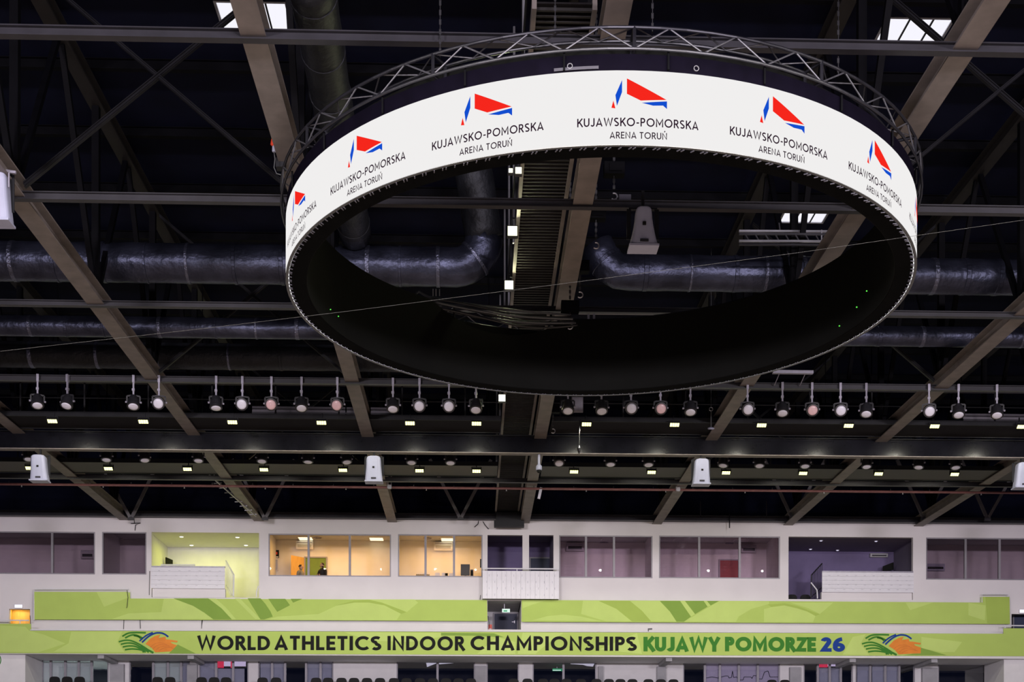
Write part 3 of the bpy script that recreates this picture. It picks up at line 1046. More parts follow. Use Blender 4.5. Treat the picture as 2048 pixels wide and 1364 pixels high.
# work lamps along the edge of the central walkway
wl0 = None
for (px, py, lab, sz) in ((1025, 462, 'bright square work lamp on the central walkway, upper of the two inside the ring', 1), (1018, 570, 'bright square work lamp on the central walkway, lower of the two inside the ring', 1),
                          (1004, 796, 'bright work lamp glowing just below the bottom edge of the ring', 1), (1037, 341, 'twin-lens work lamp near the top of the ring opening', .6)):
    z = 13.05 + ZC
    p = atz(px, py, z)
    t = thing('work_lamp', p, lab, 'lamp')
    s = .105 * sz
    MB().box(p.x - s * 1.2, p.x + s * 1.2, p.y, p.y + .12, p.z - s * 1.2, p.z + s * 1.2).build('housing', M_LAMPB, t)
    MB().box(p.x - s, p.x + s, p.y - .012, p.y, p.z - s, p.z + s).build('lamp_face', M_FLOODW, t)
    if sz < 1:
        MB().box(p.x - .20, p.x - .12, p.y - .012, p.y, p.z - .045, p.z + .035).build('lamp_face', M_FLOODW, t)
        MB().box(p.x - .22, p.x - .10, p.y, p.y + .1, p.z - .06, p.z + .05).build('housing', M_LAMPB, t)
    MB().bar((p.x, p.y + .06, p.z + s), (p.x, p.y + .06, zc + .02), .04, .04).bar((p.x, p.y + .06, zc + .06), (xl - .045, p.y + .06, zc + .06), .04, .04).build('hanging_bracket', M_STEELD, t)
    d = bpy.data.lights.new('work_lamp_light', 'SPOT')
    d.energy = 45
    d.color = (1, 1, .6)
    d.spot_size = radians(150)
    d.shadow_soft_size = .1
    o = bpy.data.objects.new('work_lamp_light', d)
    o.location = (p.x, p.y - .05, p.z)
    o.rotation_euler = Vector((0, -1, -.5)).to_track_quat('-Z', 'Y').to_euler()
    COL.objects.link(o)
# ================================================================== HANGING LED RING
RX, RY, RR = 2.5434, 27.5, 6.3735
RZB, RZT = 10.5637 + ZC, 11.7483 + ZC
RT0 = 0.0123


def rp(t, r, z):
    return Vector((RX + r * sin(t), RY - r * cos(t), z - .0053 * sin(t) + .0298 * cos(t)))


def circ(r, z, n=128):
    return [rp(2 * pi * i / n, r, z) for i in range(n)]


def hoop(mb, prof, n=144):
    """closed revolved ring from a closed (r, z) outline"""
    m = len(prof)
    vs = [rp(2 * pi * i / n, r, z) for i in range(n) for r, z in prof]
    fs = []
    for i in range(n):
        j = (i + 1) % n
        for k in range(m):
            l = (k + 1) % m
            fs.append((i * m + k, i * m + l, j * m + l, j * m + k))
    return mb.add(vs, fs)


ring = thing('led_ring', (RX, RY, RZB), 'huge hanging ring-shaped LED screen with white display and repeated logos under a circular truss', 'led ring')
scr = hoop(MB(), [(RR, RZB), (RR, RZT), (RR - .06, RZT), (RR - .06, RZB)]).build('screen', M_SCREEN, ring)
hoop(MB(), [(RR - .07, RZB - .01), (RR - .07, RZT + .28), (RR - .40, RZT + .28), (RR - .40, RZB - .01)]).build('screen_carcass', M_BLACK, ring)
hoop(MB(), [(RR - .01, RZT + .004), (RR - .01, RZT + .27), (RR - .065, RZT + .27), (RR - .065, RZT + .004)]).build('top_fascia', M_FASC, ring)
hoop(MB(), [(RR + .004, RZB - .014), (RR + .004, RZB - .004), (RR - .05, RZB - .004), (RR - .05, RZB - .014)]).build('rim_glow_hoop', M_CABLEG, ring)  # grey hoop added for the thin light leak along the screen's lower edge
# inner cladding with a sagging dip on the far side
RI = RR - .42
n = 180
cv, cf = [], []
for i in range(n):
    t = 2 * pi * i / n
    d = (t - pi - .335) / .31
    top = RZT + .60 - (.50 * (1 - d * d) if abs(d) < 1 else 0)
    for r, z in ((RI, RZB), (RI, top), (RI + .015, top), (RI + .015, RZB)):
        cv.append(rp(t, r, z))
for i in range(n):
    j = (i + 1) % n
    for k in range(4):
        l = (k + 1) % 4
        cf.append((i * 4 + k, i * 4 + l, j * 4 + l, j * 4 + k))
MB().add(cv, cf).build('inner_cladding', M_CLAD, ring)
cl = MB()
for i in range(300):
    t = 2 * pi * (i + .25 * (i % 3)) / 300
    cl.bar(rp(t, RR - .115, RZB - .018), rp(t + .006, RR - .055, RZB - .018), .016, .014)
tag(cl.build('rim_clip', M_CLIP, ring), kind='stuff')
# circular box truss
for r, z in ((RR + .09, RZT + .30), (RR + .09, RZT + .64), (RR - .30, RZT + .30), (RR - .30, RZT + .64)):
    MB().tube(circ(r, z, 96), .027, 8, closed=True).build('truss_chord', M_TRUSS, ring)
NB = 72
for i in range(NB):
    t0, t1 = 2 * pi * i / NB, 2 * pi * (i + 1) / NB
    a, b = (.30, .64) if i % 2 == 0 else (.64, .30)
    MB().tube([rp(t0, RR + .09, RZT + a), rp(t1, RR + .09, RZT + b)], .014, 6).build('truss_brace', M_TRUSSB, ring)
    a, b = (RR + .09, RR - .30) if i % 2 == 0 else (RR - .30, RR + .09)
    MB().tube([rp(t0, a, RZT + .64), rp(t1, b, RZT + .64)], .013, 6).build('truss_brace', M_TRUSSB, ring)
    if i % 6 == 0:
        f = MB()
        q = [rp(t0, RR + .09, RZT + .30), rp(t0, RR + .09, RZT + .64), rp(t0, RR - .30, RZT + .64), rp(t0, RR - .30, RZT + .30)]
        for u, v in zip(q, q[1:] + q[:1]):
            f.tube([u, v], .03, 6)
        f.build('truss_frame', M_TRUSS, ring)
    if i % 3 == 1:
        f = MB().bar(rp(t0, RR + .02, RZT + .02), rp(t0, RR + .02, RZT + .31), .05, .03)
        f.build('hanging_strap', M_STEELB, ring)
for t in (-.16, .16):
    f = MB().lathe([(.035, -.01), (.045, -.01), (.045, .01), (.035, .01), (.035, -.01)], rp(t, RR + .01, RZT + .09), (sin(t), -cos(t), 0), 16, cap=False)
    f.build('lifting_eye', M_ALU, ring)
f = MB()
for i in range(8):
    a, b = -.20 + i * .014, -.20 + (i + 1) * .014
    f.add([rp(a, RR + .02, RZT + .02), rp(b, RR + .02, RZT + .02), rp(b, RR + .02, RZT + .07), rp(a, RR + .02, RZT + .07)], [(0, 1, 2, 3)])
f.build('maker_plate', M_BOXD, ring)
for px, py in ((598, 505), (609, 540)):
    p = at(px, py, 29.8)
for t in (-1.93, -1.86):
    f = MB().lathe([(.012, 0), (.012, .02)], rp(t, RI - .0, RZB + .35), (-sin(t), cos(t), 0), 8)
    f.build('pilot_light', M_LEDG, ring)
for t, z in ((1.70, .55), (1.78, .38), (1.90, .22)):
    MB().lathe([(.014, 0), (.014, .02)], rp(t, RI, RZB + z), (-sin(t), cos(t), 0), 8).build('pilot_light', M_LEDG, ring)


def on_ring(t, u, v, off):
    a = t + u / RR
    return rp(a, RR + off, RZB + v)


def ring_poly(pts, t, off, mb, ny=4):
    """polygon cut into vertical slices so that it follows the curve"""
    us = [p[0] for p in pts]
    u0, u1 = min(us), max(us)
    N = max(2, int((u1 - u0) / .08))

    def span(u):
        ys_ = []
        for (a, b), (c, d) in zip(pts, pts[1:] + pts[:1]):
            if a != c and min(a, c) <= u <= max(a, c):
                ys_.append(b + (d - b) * (u - a) / (c - a))
            elif a == c == u:
                ys_ += [b, d]
        return (min(ys_), max(ys_)) if ys_ else (0, 0)
    cuts = sorted({u0 + (u1 - u0) * i / N for i in range(N + 1)} | set(us))
    e = 1e-5
    for a, b in zip(cuts, cuts[1:]):
        if b - a < 1e-4:
            continue
        l0, h0 = span(a + e)
        l1, h1 = span(b - e)
        q = [on_ring(t, a, l0, off), on_ring(t, b, l1, off), on_ring(t, b, h1, off), on_ring(t, a, h0, off)]
        mb.add(q, [(0, 1, 2, 3)])


def zp(x, y):                # measured on the frontmost logo
    return ((x - 326) / 283.0, (635 - (y + (326 - x) * .03)) / 283.0 * 1.09)


ringtext1 = text_quads('KUJAWSKO-POMORSKA', .155, 1.96, .137)
ringtext2 = text_quads('ARENA TORUŃ', .15, .92, .108, gap=.15)
RED1 = [zp(*p) for p in ((273, 360), (454, 449), (336, 453), (273, 424))]
BLU1 = [zp(*p) for p in ((340, 462), (456, 455), (456, 487), (438, 473), (392, 474))]
BLU2 = [zp(*p) for p in ((251, 366), (251, 416), (228, 473), (221, 428))]
RED2 = [zp(*p) for p in ((212, 450), (221, 483), (203, 480))]
for k in range(16):
    t = RT0 + (k - 8) * pi / 8
    b = MB()
    for q in ringtext1:
        b.add([on_ring(t, p[0], p[1] + .288, .006) for p in q], [(0, 1, 2, 3)])
    for q in ringtext2:
        b.add([on_ring(t, p[0], p[1] + .092, .006) for p in q], [(0, 1, 2, 3)])
    tag(b.build('lettering', M_LEDK, scr), kind='stuff')
    for pl, nm, mm in ((RED1, 'red_emblem', M_LEDR), (RED2, 'red_emblem', M_LEDR), (BLU1, 'blue_emblem', M_LEDB), (BLU2, 'blue_emblem', M_LEDB)):
        b = MB()
        ring_poly(pl, t, .006, b)
        b.build(nm, mm, scr)

# bundle of black cables lying over the sagging edge
cb = thing('cable_bundle', at(990, 615, 33.0), 'bundle of black cables looping over the far inner edge of the ring', 'cables')
rnd = random.Random(4)
for i in range(6):
    y0, y1 = 590 + i * 5, 630 + i * 4
    q = []
    for s in range(15):
        f_ = s / 14
        px = 836 + i * 7 + (1140 - 836 - i * 4) * f_
        py = y0 + (y1 - y0) * f_ + 9 * sin(pi * f_) * (.6 + .2 * i) - (4 if i % 2 else 0) * sin(2 * pi * f_)
        q.append(at(px, py, 32.75 - .05 * (i % 3) - .9 * (f_ - .5) ** 2))
    if i in (0, 2):
        q = [at(845, 602, 32.5), at(834, 597, 32.5), at(832, 588, 32.5), at(838, 583, 32.5)] + q[1:]
    MB().tube(q, .028, 8).build('cable', M_CABLEG if i % 2 == 0 else M_CABLE, cb, smooth=True)
for px in (866, 872, 879):
    MB().tube([at(px, 578, 32.5), at(px, 592, 32.5)], .012, 6).build('cable_tie', M_ALU, cb)

# ---------------------------------------------------------------- chain hoists and rigging


def hoist(p, drop, label, ztop=HB, body=.22):
    t = thing('chain_hoist', p, label, 'hoist')
    MB().box(p.x - body, p.x + body, p.y - .12, p.y + .12, p.z, p.z + .26).box(p.x - body * .5, p.x + body * .7, p.y - .15, p.y + .15, p.z + .05, p.z + .22).build('motor_body', M_STEELB, t)
    c = MB()
    z = p.z + .26
    i = 0
    while z < ztop - .02:
        if i % 2:
            c.box(p.x - .025, p.x + .025, p.y - .008, p.y + .008, z, z + .08)
        else:
            c.box(p.x - .008, p.x + .008, p.y - .025, p.y + .025, z, z + .08)
        z += .07
        i += 1
    for k in range(int(drop / .07)):
        zz = p.z - .07 * (k + 1)
        c.box(p.x - (.025 if k % 2 else .008), p.x + (.025 if k % 2 else .008), p.y - .012, p.y + .012, zz, zz + .08)
    tag(c.build('hanging_chain', M_CHAIN, t), kind='stuff')
    h = [Vector((p.x + .07 * sin(a), p.y, p.z - drop - .09 + .07 * cos(a))) for a in [radians(v) for v in range(-20, 250, 27)]]
    MB().tube(h, .016, 6).build('hook', M_ALU, t)
    return t


for (px, py, Y, dr, lab) in ((1228, 352, 28.5, .35, 'black chain hoist with a hanging hook near the top of the ring opening'), (1192, 440, 30.5, .5, 'black chain hoist with a hook beside the bell-shaped speaker inside the ring'),
                             (1160, 545, 32.0, .45, 'black chain hoist halfway down the ring opening, between the two foil ducts'), (1140, 625, 32.6, .25, 'chain hoist sitting at the end of the black cable bundle'),
                             (1106, 826, 43.5, .5, 'black chain hoist hanging just below the bottom of the ring')):
    hoist(at(px, py, Y), dr, lab, ztop=ZR + .02)
for (px, py, t_, lab) in ((868, 185, -.52, 'thin chain holding the ring truss over its second logo'), (1062, 95, -.20, 'thin chain rising from the ring truss in front of the middle truss'),
                          (1285, 60, .05, 'thin chain rising from the ring truss above the frontmost logo'), (1640, 170, .62, 'thin chain holding the ring truss above the purple-box side')):
    p = rp(t_, RR - .1, RZT + .66)
    c = MB()
    z, i = p.z, 0
    while z < ZR - .26:
        w_, v_ = (.018, .006) if i % 2 else (.006, .018)
        c.box(p.x - w_, p.x + w_, p.y - v_, p.y + v_, z, z + .09)
        z += .08
        i += 1
    tag(c.build('chain', M_CHAIN), lab, 'chain')

# thin steel wire stretched across the hall in front of the ring
q = [at(-20, 705, 20), at(400, 658, 20), at(700, 622, 20), at(1200, 558, 20), at(1600, 505, 20), at(2070, 437, 20)]
tag(MB().tube(q, .0028, 5).build('steel_wire', M_CABLE), 'hair-thin steel wire slanting across the whole picture in front of the ring', 'wire')

# ladder-like cable trays
t = thing('cable_tray', at(1570, 478, 33), 'ladder-like cable tray below the skylight seen through the ring', 'cable tray')
for py, Y in ((462, 33.6), (468, 33.0), (482, 33.0), (489, 32.4)):
    a, b = at(1478, py, Y), at(1662, py + 1, Y)
    MB().bar(a, b, .05, .045).build('tray_rail', M_ALU if py in (462, 482) else M_BEAM, t)
for i in range(9):
    px = 1490 + i * 20
    MB().bar(at(px, 468, 33.0), at(px + 8, 482, 33.0), .03, .03).build('tray_rung', M_BEAM, t)
MB().bar(at(1643, 460, 33.0), at(1643, 520, 33.0), .03, .03).build('tray_drop', M_ALU, t)
MB().bar(at(1558, 446, 33.6), at(1560, 462, 33.6), .03, .03).build('tray_hanger', M_BEAM, t)
MB().bar(at(1640, 508, 33.0), at(1672, 520, 33.2), .05, .05).build('tray_arm', M_HANG, t)
t = thing('pipe_rail', at(1290, 627, 35.0), 'pale pipe rail crossing just above the dark far side of the ring', 'rail')
MB().tube([at(1150, 626, 35.0), at(1440, 629, 35.0)], .035, 8).build('rail_pipe', M_ALU, t)
for px in (1200, 1330, 1430):
    q_ = at(px, 627, 35.0)
    MB().bar(q_, (q_.x, 34.33, HB + .04), .03, .03).build('rail_bracket', M_BEAM, t)
for px in (1177, 1188):
    MB().tube([at(px, 626, 35.0), at(px, 660, 35.0)], .03, 8).build('rail_leg', M_HANG, t)
b = MB().bar(at(1545, 744, 39.4), at(1626, 745, 39.4), .12, .09)
for px in (1560, 1612):
    q_ = at(px, 744, 39.4)
    b.bar(q_, (q_.x, 40.14, HB + .02), .02, .02)
tag(b.build('tube_lamp', M_HANG), 'unlit pale tube lamp hanging at the lower edge of the ring', 'lamp')
p = at(1155, 808, 43.8)
t = thing('junction_box', p, 'pale lilac junction box behind the spotlight just below the ring', 'box')
MB().box(p.x - .19, p.x + .19, p.y, p.y + .16, p.z - .24, p.z + .24).build('box_body', M_LTOE, t)
MB().box(p.x - .17, p.x + .17, p.y - .015, p.y, p.z - .22, p.z + .22).build('box_door', M_HANG, t)
MB().box(p.x - .03, p.x + .03, p.y, p.y + .3, p.z + .24, p.z + .7).build('box_hanger', M_STEELD, t)
p = at(1250, 396, 28.3)
t = thing('junction_box', p, 'small pale box above the bell-shaped speaker inside the ring', 'box')
MB().box(p.x - .13, p.x + .13, p.y, p.y + .16, p.z - .08, p.z + .08).build('box_body', M_BOXD, t)
MB().box(p.x - .12, p.x + .12, p.y - .012, p.y, p.z - .07, p.z + .07).build('box_door', M_BOXD, t)
MB().box(p.x - .02, p.x + .02, p.y + .06, p.y + .1, p.z + .08, HB + .1).build('box_hanger', M_STEELD, t)

# orange-red power connector on the truss beside the ring
Y = 26.3
p = at(546, 292, Y)
t = thing('power_connector', p, 'orange-red power connector with a loose grey cable on the truss beside the ring', 'connector')
MB().lathe([(.03, 0), (.055, .02), (.055, .12), (.04, .16), (.04, .24)], p, (.15, 0, 1), 12).build('plug_body', M_REDP, t)
MB().lathe([(.032, 0), (.04, .02), (.04, .10), (.03, .12)], p + Vector((.02, 0, -.12)), (.05, 0, 1), 12).build('cable_gland', M_SPK, t)
MB().tube([p + Vector((.02, 0, -.12)), at(550, 318, Y), at(548, 335, Y), at(553, 347, Y), at(566, 351, Y)], .010, 6).build('cable', M_CABLEG, t)
MB().box(p.x + .02, p.x + .3, p.y - .02, p.y + .06, p.z + .1, p.z + .14).build('mount_arm', M_STEELD, t)
p = at(563, 330, 26.6)
b = MB().box(p.x - .10, p.x + .08, p.y - .1, p.y + .1, p.z - .08, p.z + .10).box(p.x - .08, p.x + .06, p.y - .08, p.y + .08, p.z + .10, p.z + .25)
tag(b.build('truss_clamp', M_STEELD), 'small dark clamp block on the truss next to the orange-red connector', 'clamp')

# ---------------------------------------------------------------- white loudspeakers


def speaker(p, w0, w1, h, label, group=None, tilt=0.12, dep=.42, top=None, rz=0.0):
    t = thing('loudspeaker', p, label, 'speaker', group)
    prof = [0, .04, .10, .18, .28, .42, .58, .74, .86, .94, .98, 1.0]
    n = 24
    r_ = w0 / w1
    vs, fs = [], []
    for s in prof:
        q = max(0, 1 - s / .86)
        hw = w1 / 2 * (r_ + (1 - r_) * q ** 1.5) * {.94: .94, .98: .82, 1.0: .62}.get(s, 1)
        for i in range(n):
            a = 2 * pi * i / n
            ex = (abs(cos(a)) ** .45) * (1 if cos(a) > 0 else -1)
            ey = (abs(sin(a)) ** .45) * (1 if sin(a) > 0 else -1)
            vs.append(Vector((p.x + hw * ex, p.y - s * tilt + dep / 2 * ey * (.55 + .45 * hw / (w1 / 2)), p.z + h * s)))
    m = len(prof)
    for i in range(m - 1):
        for k in range(n):
            l = (k + 1) % n
            fs.append((i * n + k, i * n + l, (i + 1) * n + l, (i + 1) * n + k))
    fs.append(tuple(range(n - 1, -1, -1)))
    fs.append(tuple(range((m - 1) * n, m * n)))
    MB().add(vs, fs).build('shell', M_SPK, t)
    fy = p.y - dep / 2
    MB().box(p.x - w1 * .5, p.x + w1 * .5, p.y - dep * .55, p.y + dep * .5, p.z - .03, p.z + .012).build('foot_flange', M_SPK, t)
    MB().box(p.x - .035, p.x + .035, fy - .5 * tilt - .012, fy + .06, p.z + h * .5, p.z + h * .5 + .06).build('badge', M_INK, t)
    MB().box(p.x - w1 * .14, p.x + w1 * .14, fy - .03, fy + .05, p.z + h * .07, p.z + h * .13).build('rating_label', M_LAMPB, t)
    b = MB()
    for s in (-1, 1):
        b.bar((p.x + s * w1 * .47, p.y + .05, p.z + h * .25), (p.x + s * w1 * .47, p.y + .05, p.z + h * 1.05), .025, .09, (1, 0, 0))
    zt = top if top else p.z + h * 1.25
    b.bar((p.x - w1 * .48, p.y + .05, p.z + h * 1.05), (p.x + w1 * .48, p.y + .05, p.z + h * 1.05), .09, .03)
    b.bar((p.x, p.y + .05, p.z + h * 1.05), (p.x, p.y + .05, zt), .06, .06)
    b.build('yoke', M_STEELD, t)
    return t


yS = 46.1
sp_words = ['white loudspeaker below the girder, by the truss over the dark windows', 'white loudspeaker below the girder, over the orange-lit windows', 'white loudspeaker below the girder, over the dim mauve windows',
            'white loudspeaker below the girder, cut by the picture edge']
for i, (px, py) in enumerate(((80, 962), (748, 964), (1402, 969), (2044, 976))):
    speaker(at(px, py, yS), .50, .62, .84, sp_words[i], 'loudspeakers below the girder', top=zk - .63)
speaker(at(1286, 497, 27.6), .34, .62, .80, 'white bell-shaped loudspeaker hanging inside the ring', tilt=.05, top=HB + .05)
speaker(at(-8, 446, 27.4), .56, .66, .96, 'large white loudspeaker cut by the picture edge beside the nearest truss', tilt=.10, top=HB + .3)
p = at(20, 345, 27.2)
tag(MB().bar(p + Vector((-.3, 0, .06)), p + Vector((.12, 0, 0)), .05, .05).bar(p + Vector((-.02, 0, .02)), p + Vector((-.02, 0, -.3)), .025, .025).build('speaker_bracket', M_HANG), 'white angled bracket arm above the large edge loudspeaker', 'bracket')

# dome camera, hanging fittings
p = at(1078, 938, 46.2)
t = thing('dome_camera', p, 'white pole-mounted dome camera below the girder', 'camera')
MB().tube([(p.x, p.y, zk - .63), p + Vector((0, 0, .12))], .045, 10).build('pole', M_SPK, t)
MB().lathe([(.05, .16), (.10, .10), (.11, .0), (.10, -.04)], p, (0, 0, 1), 16).build('housing', M_SPK, t)
MB().lathe([(.085, -.04), (.08, -.08), (.05, -.13), (.01, -.145)], p, (0, 0, 1), 16).build('dome', M_INK, t)
p = at(1422, 857, 43.6)
t = thing('hanging_antenna', p, 'thin hanging rod with a loop on top and a white disc at its foot', 'antenna')
MB().tube([p, p + Vector((0, 0, .58))], .02, 8).build('rod', M_CABLEG, t)
MB().lathe([(.09, -.03), (.11, -.01), (.11, .02), (.03, .05)], p, (0, -.3, 1), 16).build('disc', M_SPK, t)
MB().tube([p + Vector((.06 * sin(a), 0, .64 + .06 * cos(a))) for a in [2 * pi * i / 12 for i in range(12)]], .012, 6, closed=True).build('loop', M_ALU, t)
MB().tube([p + Vector((0, 0, .7)), (p.x, p.y, ZR)], .006, 5).build('cord', M_CABLEG, t)
p = at(1158, 900, 44.24)
t = thing('plumb_hook', p, 'greenish thin rod ending in a dark hook block before the girder', 'hook')
MB().tube([p + Vector((0, 0, .1)), (p.x + .03, p.y, zk)], .016, 6).build('rod', M_CABLE, t)
MB().lathe([(.015, -.12), (.05, -.04), (.06, .06), (.02, .14)], p, (0, 0, 1), 10).build('hook_block', M_LAMPB, t)
for px, py, lab in ((779, 975, 'pale U-shaped pipe bracket over the first orange-lit room'), (1356, 980, 'pale U-shaped pipe bracket over the dim mauve windows')):
    p = at(px, py, 52.88)
    b = MB()
    for s in (-.07, .07):
        b.bar(p + Vector((s, 0, 0)), p + Vector((s, 0, .65)), .03, .03)
    b.bar(p + Vector((-.09, 0, 0)), p + Vector((.09, 0, 0)), .04, .05).box(p.x - .06, p.x + .07, p.y - .05, p.y + .05, p.z - .05, p.z + .10)
    tag(b.build('pipe_bracket', M_HANG), lab, 'bracket')
b = MB()
p = at(1080, 985, 53.0)
b.bar(p + Vector((-.05, 0, -.25)), p + Vector((.05, 0, .2)), .11, .08, (0, 1, 0)).bar(p + Vector((.05, 0, .2)), (p.x + .05, p.y, at(1024, 977, 53.0).z - .062), .02, .02)
tag(b.build('hanging_lamp', M_HANG), 'short pale lamp tube hanging beside the middle truss near the wall', 'lamp')
# climbing rungs along a truss
t = thing('rung_ladder', at(470, 985, 54), 'row of climbing rungs beside the truss left of the orange-lit windows', 'ladder')
a, b_ = at(425, 955, 52.5), at(512, 1032, 58.4)
MB().bar(a, b_, .05, .05).build('rung_rail', M_HANG, t)
for i in range(9):
    p = a + (b_ - a) * (i / 8.5 + .02)
    MB().bar(p + Vector((-.22, 0, .0)), p + Vector((.10, 0, .02)), .03, .03).build('rung', M_HANG, t)
a = at(418, 950, 52.4)
MB().bar(a, a + Vector((.25, 0, -.12)), .05, .05).bar(a + Vector((.2, 0, -.1)), a + Vector((.2, 0, .5)), .03, .03).build('rung_bracket', M_HANG, t)

# red sprinkler pipe and the pale conduit above it
z1, z2 = at(1024, 977, 53.0).z, at(1024, 969, 53.3).z
t = thing('sprinkler_pipe', (2, 53.0, z1), 'dull red sprinkler pipe running the full width above the box windows', 'pipe')
MB().tube([(-21, 53, z1), (27, 53, z1)], .05, 8).build('pipe_run', M_PIPE, t)
for i in range(30):
    x = -20 + i * 1.6
    MB().box(x - .012, x + .012, 52.99, 53.01, z1, HB + .02).build('pipe_hanger', M_BEAM, t)
    if i % 2:
        MB().lathe([(.03, -.10), (.018, -.08), (.018, -.03)], (x + .5, 53, z1), (0, 0, 1), 8).build('sprinkler_head', M_ALU, t)
tag(MB().tube([(-21, 53.4, z2 + .10), (27, 53.4, z2 + .10)], .022, 6).build('conduit', M_BEAM), 'thin grey conduit just above the dull red sprinkler pipe', 'conduit')
for px, lab in ((1401, 'thin vertical rod hanging over the dim mauve windows'), (1533, 'thin vertical rod hanging beside the truss over the open purple box'), (1459, 'short dark rod standing on the wall top above the second mauve window')):
    a, b_ = (at(px, 1002, 59.66), at(px, 1034, 59.66)) if px != 1459 else (at(px, 1028, 59.6), at(px, 1056, 59.6))
    tag(MB().tube([a, b_], .025, 6).build('hanging_rod', M_BEAM if px != 1459 else M_STEELD), lab, 'rod')
for (pts_, lab) in (([(268, 1036), (269, 1046), (262, 1047), (281, 1046), (271, 1050), (270, 1061)], 'tangle of thin wires on the wall over the yellow open box'),
                    ([(957, 1042), (956, 1048), (949, 1054)], 'short black wire with a plug hanging at the wall top'),
                    ([(966, 1043), (970, 1050), (977, 1058)], 'short black wire hanging beside the walkway bracket')):
    tag(MB().tube([at(a, b, 59.93) for a, b in pts_], .018, 6).build('loose_wire', M_STEELD), lab, 'wire')
# ================================================================== BALCONY FRONTS, BANNERS
def flat(pts, Y, mb, th=.006):
    """flat print cut from a px outline, standing just proud of the plane Y"""
    q = [at(p[0], p[1], Y) for p in pts]
    mb.prism(q, (0, th, 0))
    return mb


def shapes(name, polys, Y, m, parent):
    for i, p in enumerate(polys):
        flat(p, Y - .0012 * (i % 3), MB()).build(name, m, parent)


def z5(pts):
    return [(510 + x / 3.938, 1030 + y / 3.938) for x, y in pts]


def z4(pts):
    return [(x / 3.938, 1030 + y / 3.938) for x, y in pts]


def z6(pts):
    return [(1020 + x / 3.938, 1030 + y / 3.938) for x, y in pts]


def z7(pts):
    return [(1528 + x / 3.938, 1030 + y / 3.938) for x, y in pts]


YU = 59.80
ub = thing('upper_banner', at(520, 1242, YU), 'upper green banner on the yellow-box side, stepped up at its outer end', 'banner')
flat([(67.5, 1183.5), (260, 1184), (260, 1197), (974, 1200), (975, 1242), (640, 1240.5), (67.5, 1239)], YU, MB(), .03).build('banner_sheet', M_GREEN, ub)
L1 = [[(760, 605), (1022, 605), (1012, 650), (820, 722)], [(1290, 658), (1365, 658), (1520, 715), (1610, 770), (1680, 820), (880, 820), (1010, 775), (1270, 765)],
      [(1640, 658), (1700, 658), (1780, 730), (1860, 822), (1826, 822), (1745, 735)], [(1850, 658), (1890, 658), (2050, 820), (2010, 820)]]
D1 = [[(1365, 656), (1640, 656), (1745, 735), (1826, 822), (1680, 822), (1610, 770), (1520, 715)]]
E1 = [[(1950, 656), (2052, 656), (2090, 700), (2130, 760), (2148, 800), (2080, 822), (2052, 822)]]
E2 = [[(105, 660), (238, 660), (275, 710), (175, 762)], [(280, 660), (372, 660), (300, 690)]]
L2 = [[(840, 665), (1255, 665), (1285, 690), (1195, 765), (1120, 735), (1000, 690), (900, 668)], [(500, 780), (640, 715), (780, 690), (900, 690), (1020, 710), (1150, 775), (1115, 828), (80, 826), (180, 800)]]
D2 = [[(640, 712), (780, 675), (900, 668), (1000, 690), (1120, 735), (1195, 765), (1150, 778), (1020, 712), (900, 690), (780, 690)]]
shapes('light_shape', [z4(p) for p in L1] + [z5(p) for p in L2], YU - .006, M_GREENL, ub)
shapes('dark_shape', [z4(p) for p in D1 + E1] + [z5(p) for p in E2], YU - .013, M_GREEND, ub)
shapes('mid_shape', [z5(p) for p in D2], YU - .011, M_GREENM, ub)
b = MB().tube([at(68, 1240, YU - .05), at(68, 1178.5, YU - .05), at(258, 1178.5, YU - .05), at(258, 1185, YU - .05)], .025, 6)
b.build('banner_rail', M_PANEL, ub)

ub2 = thing('upper_banner', at(1530, 1246, YU), 'upper green banner on the purple-box side, right of the middle doorway', 'banner')
flat([(1043, 1200), (1520, 1202), (1962, 1205), (1962, 1193.5), (2019, 1193.5), (2020, 1248), (1500, 1245.5), (1043, 1243.5)], YU, MB(), .03).build('banner_sheet', M_GREEN, ub2)
shapes('light_shape', [z6(p) for p in [[(575, 675), (700, 675), (840, 740), (960, 838), (760, 838), (560, 780)], [(100, 675), (280, 675), (180, 705), (100, 735)], [(170, 830), (300, 795), (420, 785), (560, 800), (720, 836)],
          [(945, 677), (1180, 677), (1260, 760), (1312, 838), (1112, 838), (1040, 755)], [(1340, 677), (1378, 677), (1458, 780), (1425, 800)], [(1525, 677), (1552, 677), (1580, 712), (1556, 722)],
          [(1370, 840), (1440, 800), (1650, 676), (2040, 680), (2040, 700), (1900, 740), (1800, 800), (1780, 842)]]] + [z7(p) for p in [[(0, 742), (60, 725), (160, 712), (260, 735), (340, 760), (405, 795), (385, 845), (0, 845)], [(210, 690), (545, 690), (440, 780), (350, 735)], [(1115, 690), (1330, 690), (1150, 750)], [(1610, 692), (1745, 712), (1740, 830), (1610, 790)]]], YU - .006, M_GREENL, ub2)
shapes('mid_shape', [z6(p) for p in [[(700, 677), (945, 677), (1040, 755), (1112, 838), (960, 838), (840, 740)]]] + [z7(p) for p in [[(30, 705), (160, 695), (260, 715), (350, 750), (440, 782), (405, 795), (340, 760), (260, 735), (160, 712), (60, 725)], [(1745, 645), (1930, 645), (1935, 856), (1760, 852)]]], YU - .011, M_GREENM, ub2)
shapes('dark_shape', [z6(p) for p in [[(1180, 677), (1340, 677), (1425, 800), (1370, 840), (1312, 840), (1260, 760)], [(1378, 677), (1525, 677), (1556, 722), (1458, 780)], [(1552, 677), (1645, 677), (1580, 712)]]], YU - .014, M_GREEND, ub2)
MB().tube([at(1964, 1205, YU - .05), at(1964, 1188.5, YU - .05), at(2016, 1188.5, YU - .05), at(2016, 1194, YU - .05)], .025, 6).build('banner_rail', M_PANEL, ub2)

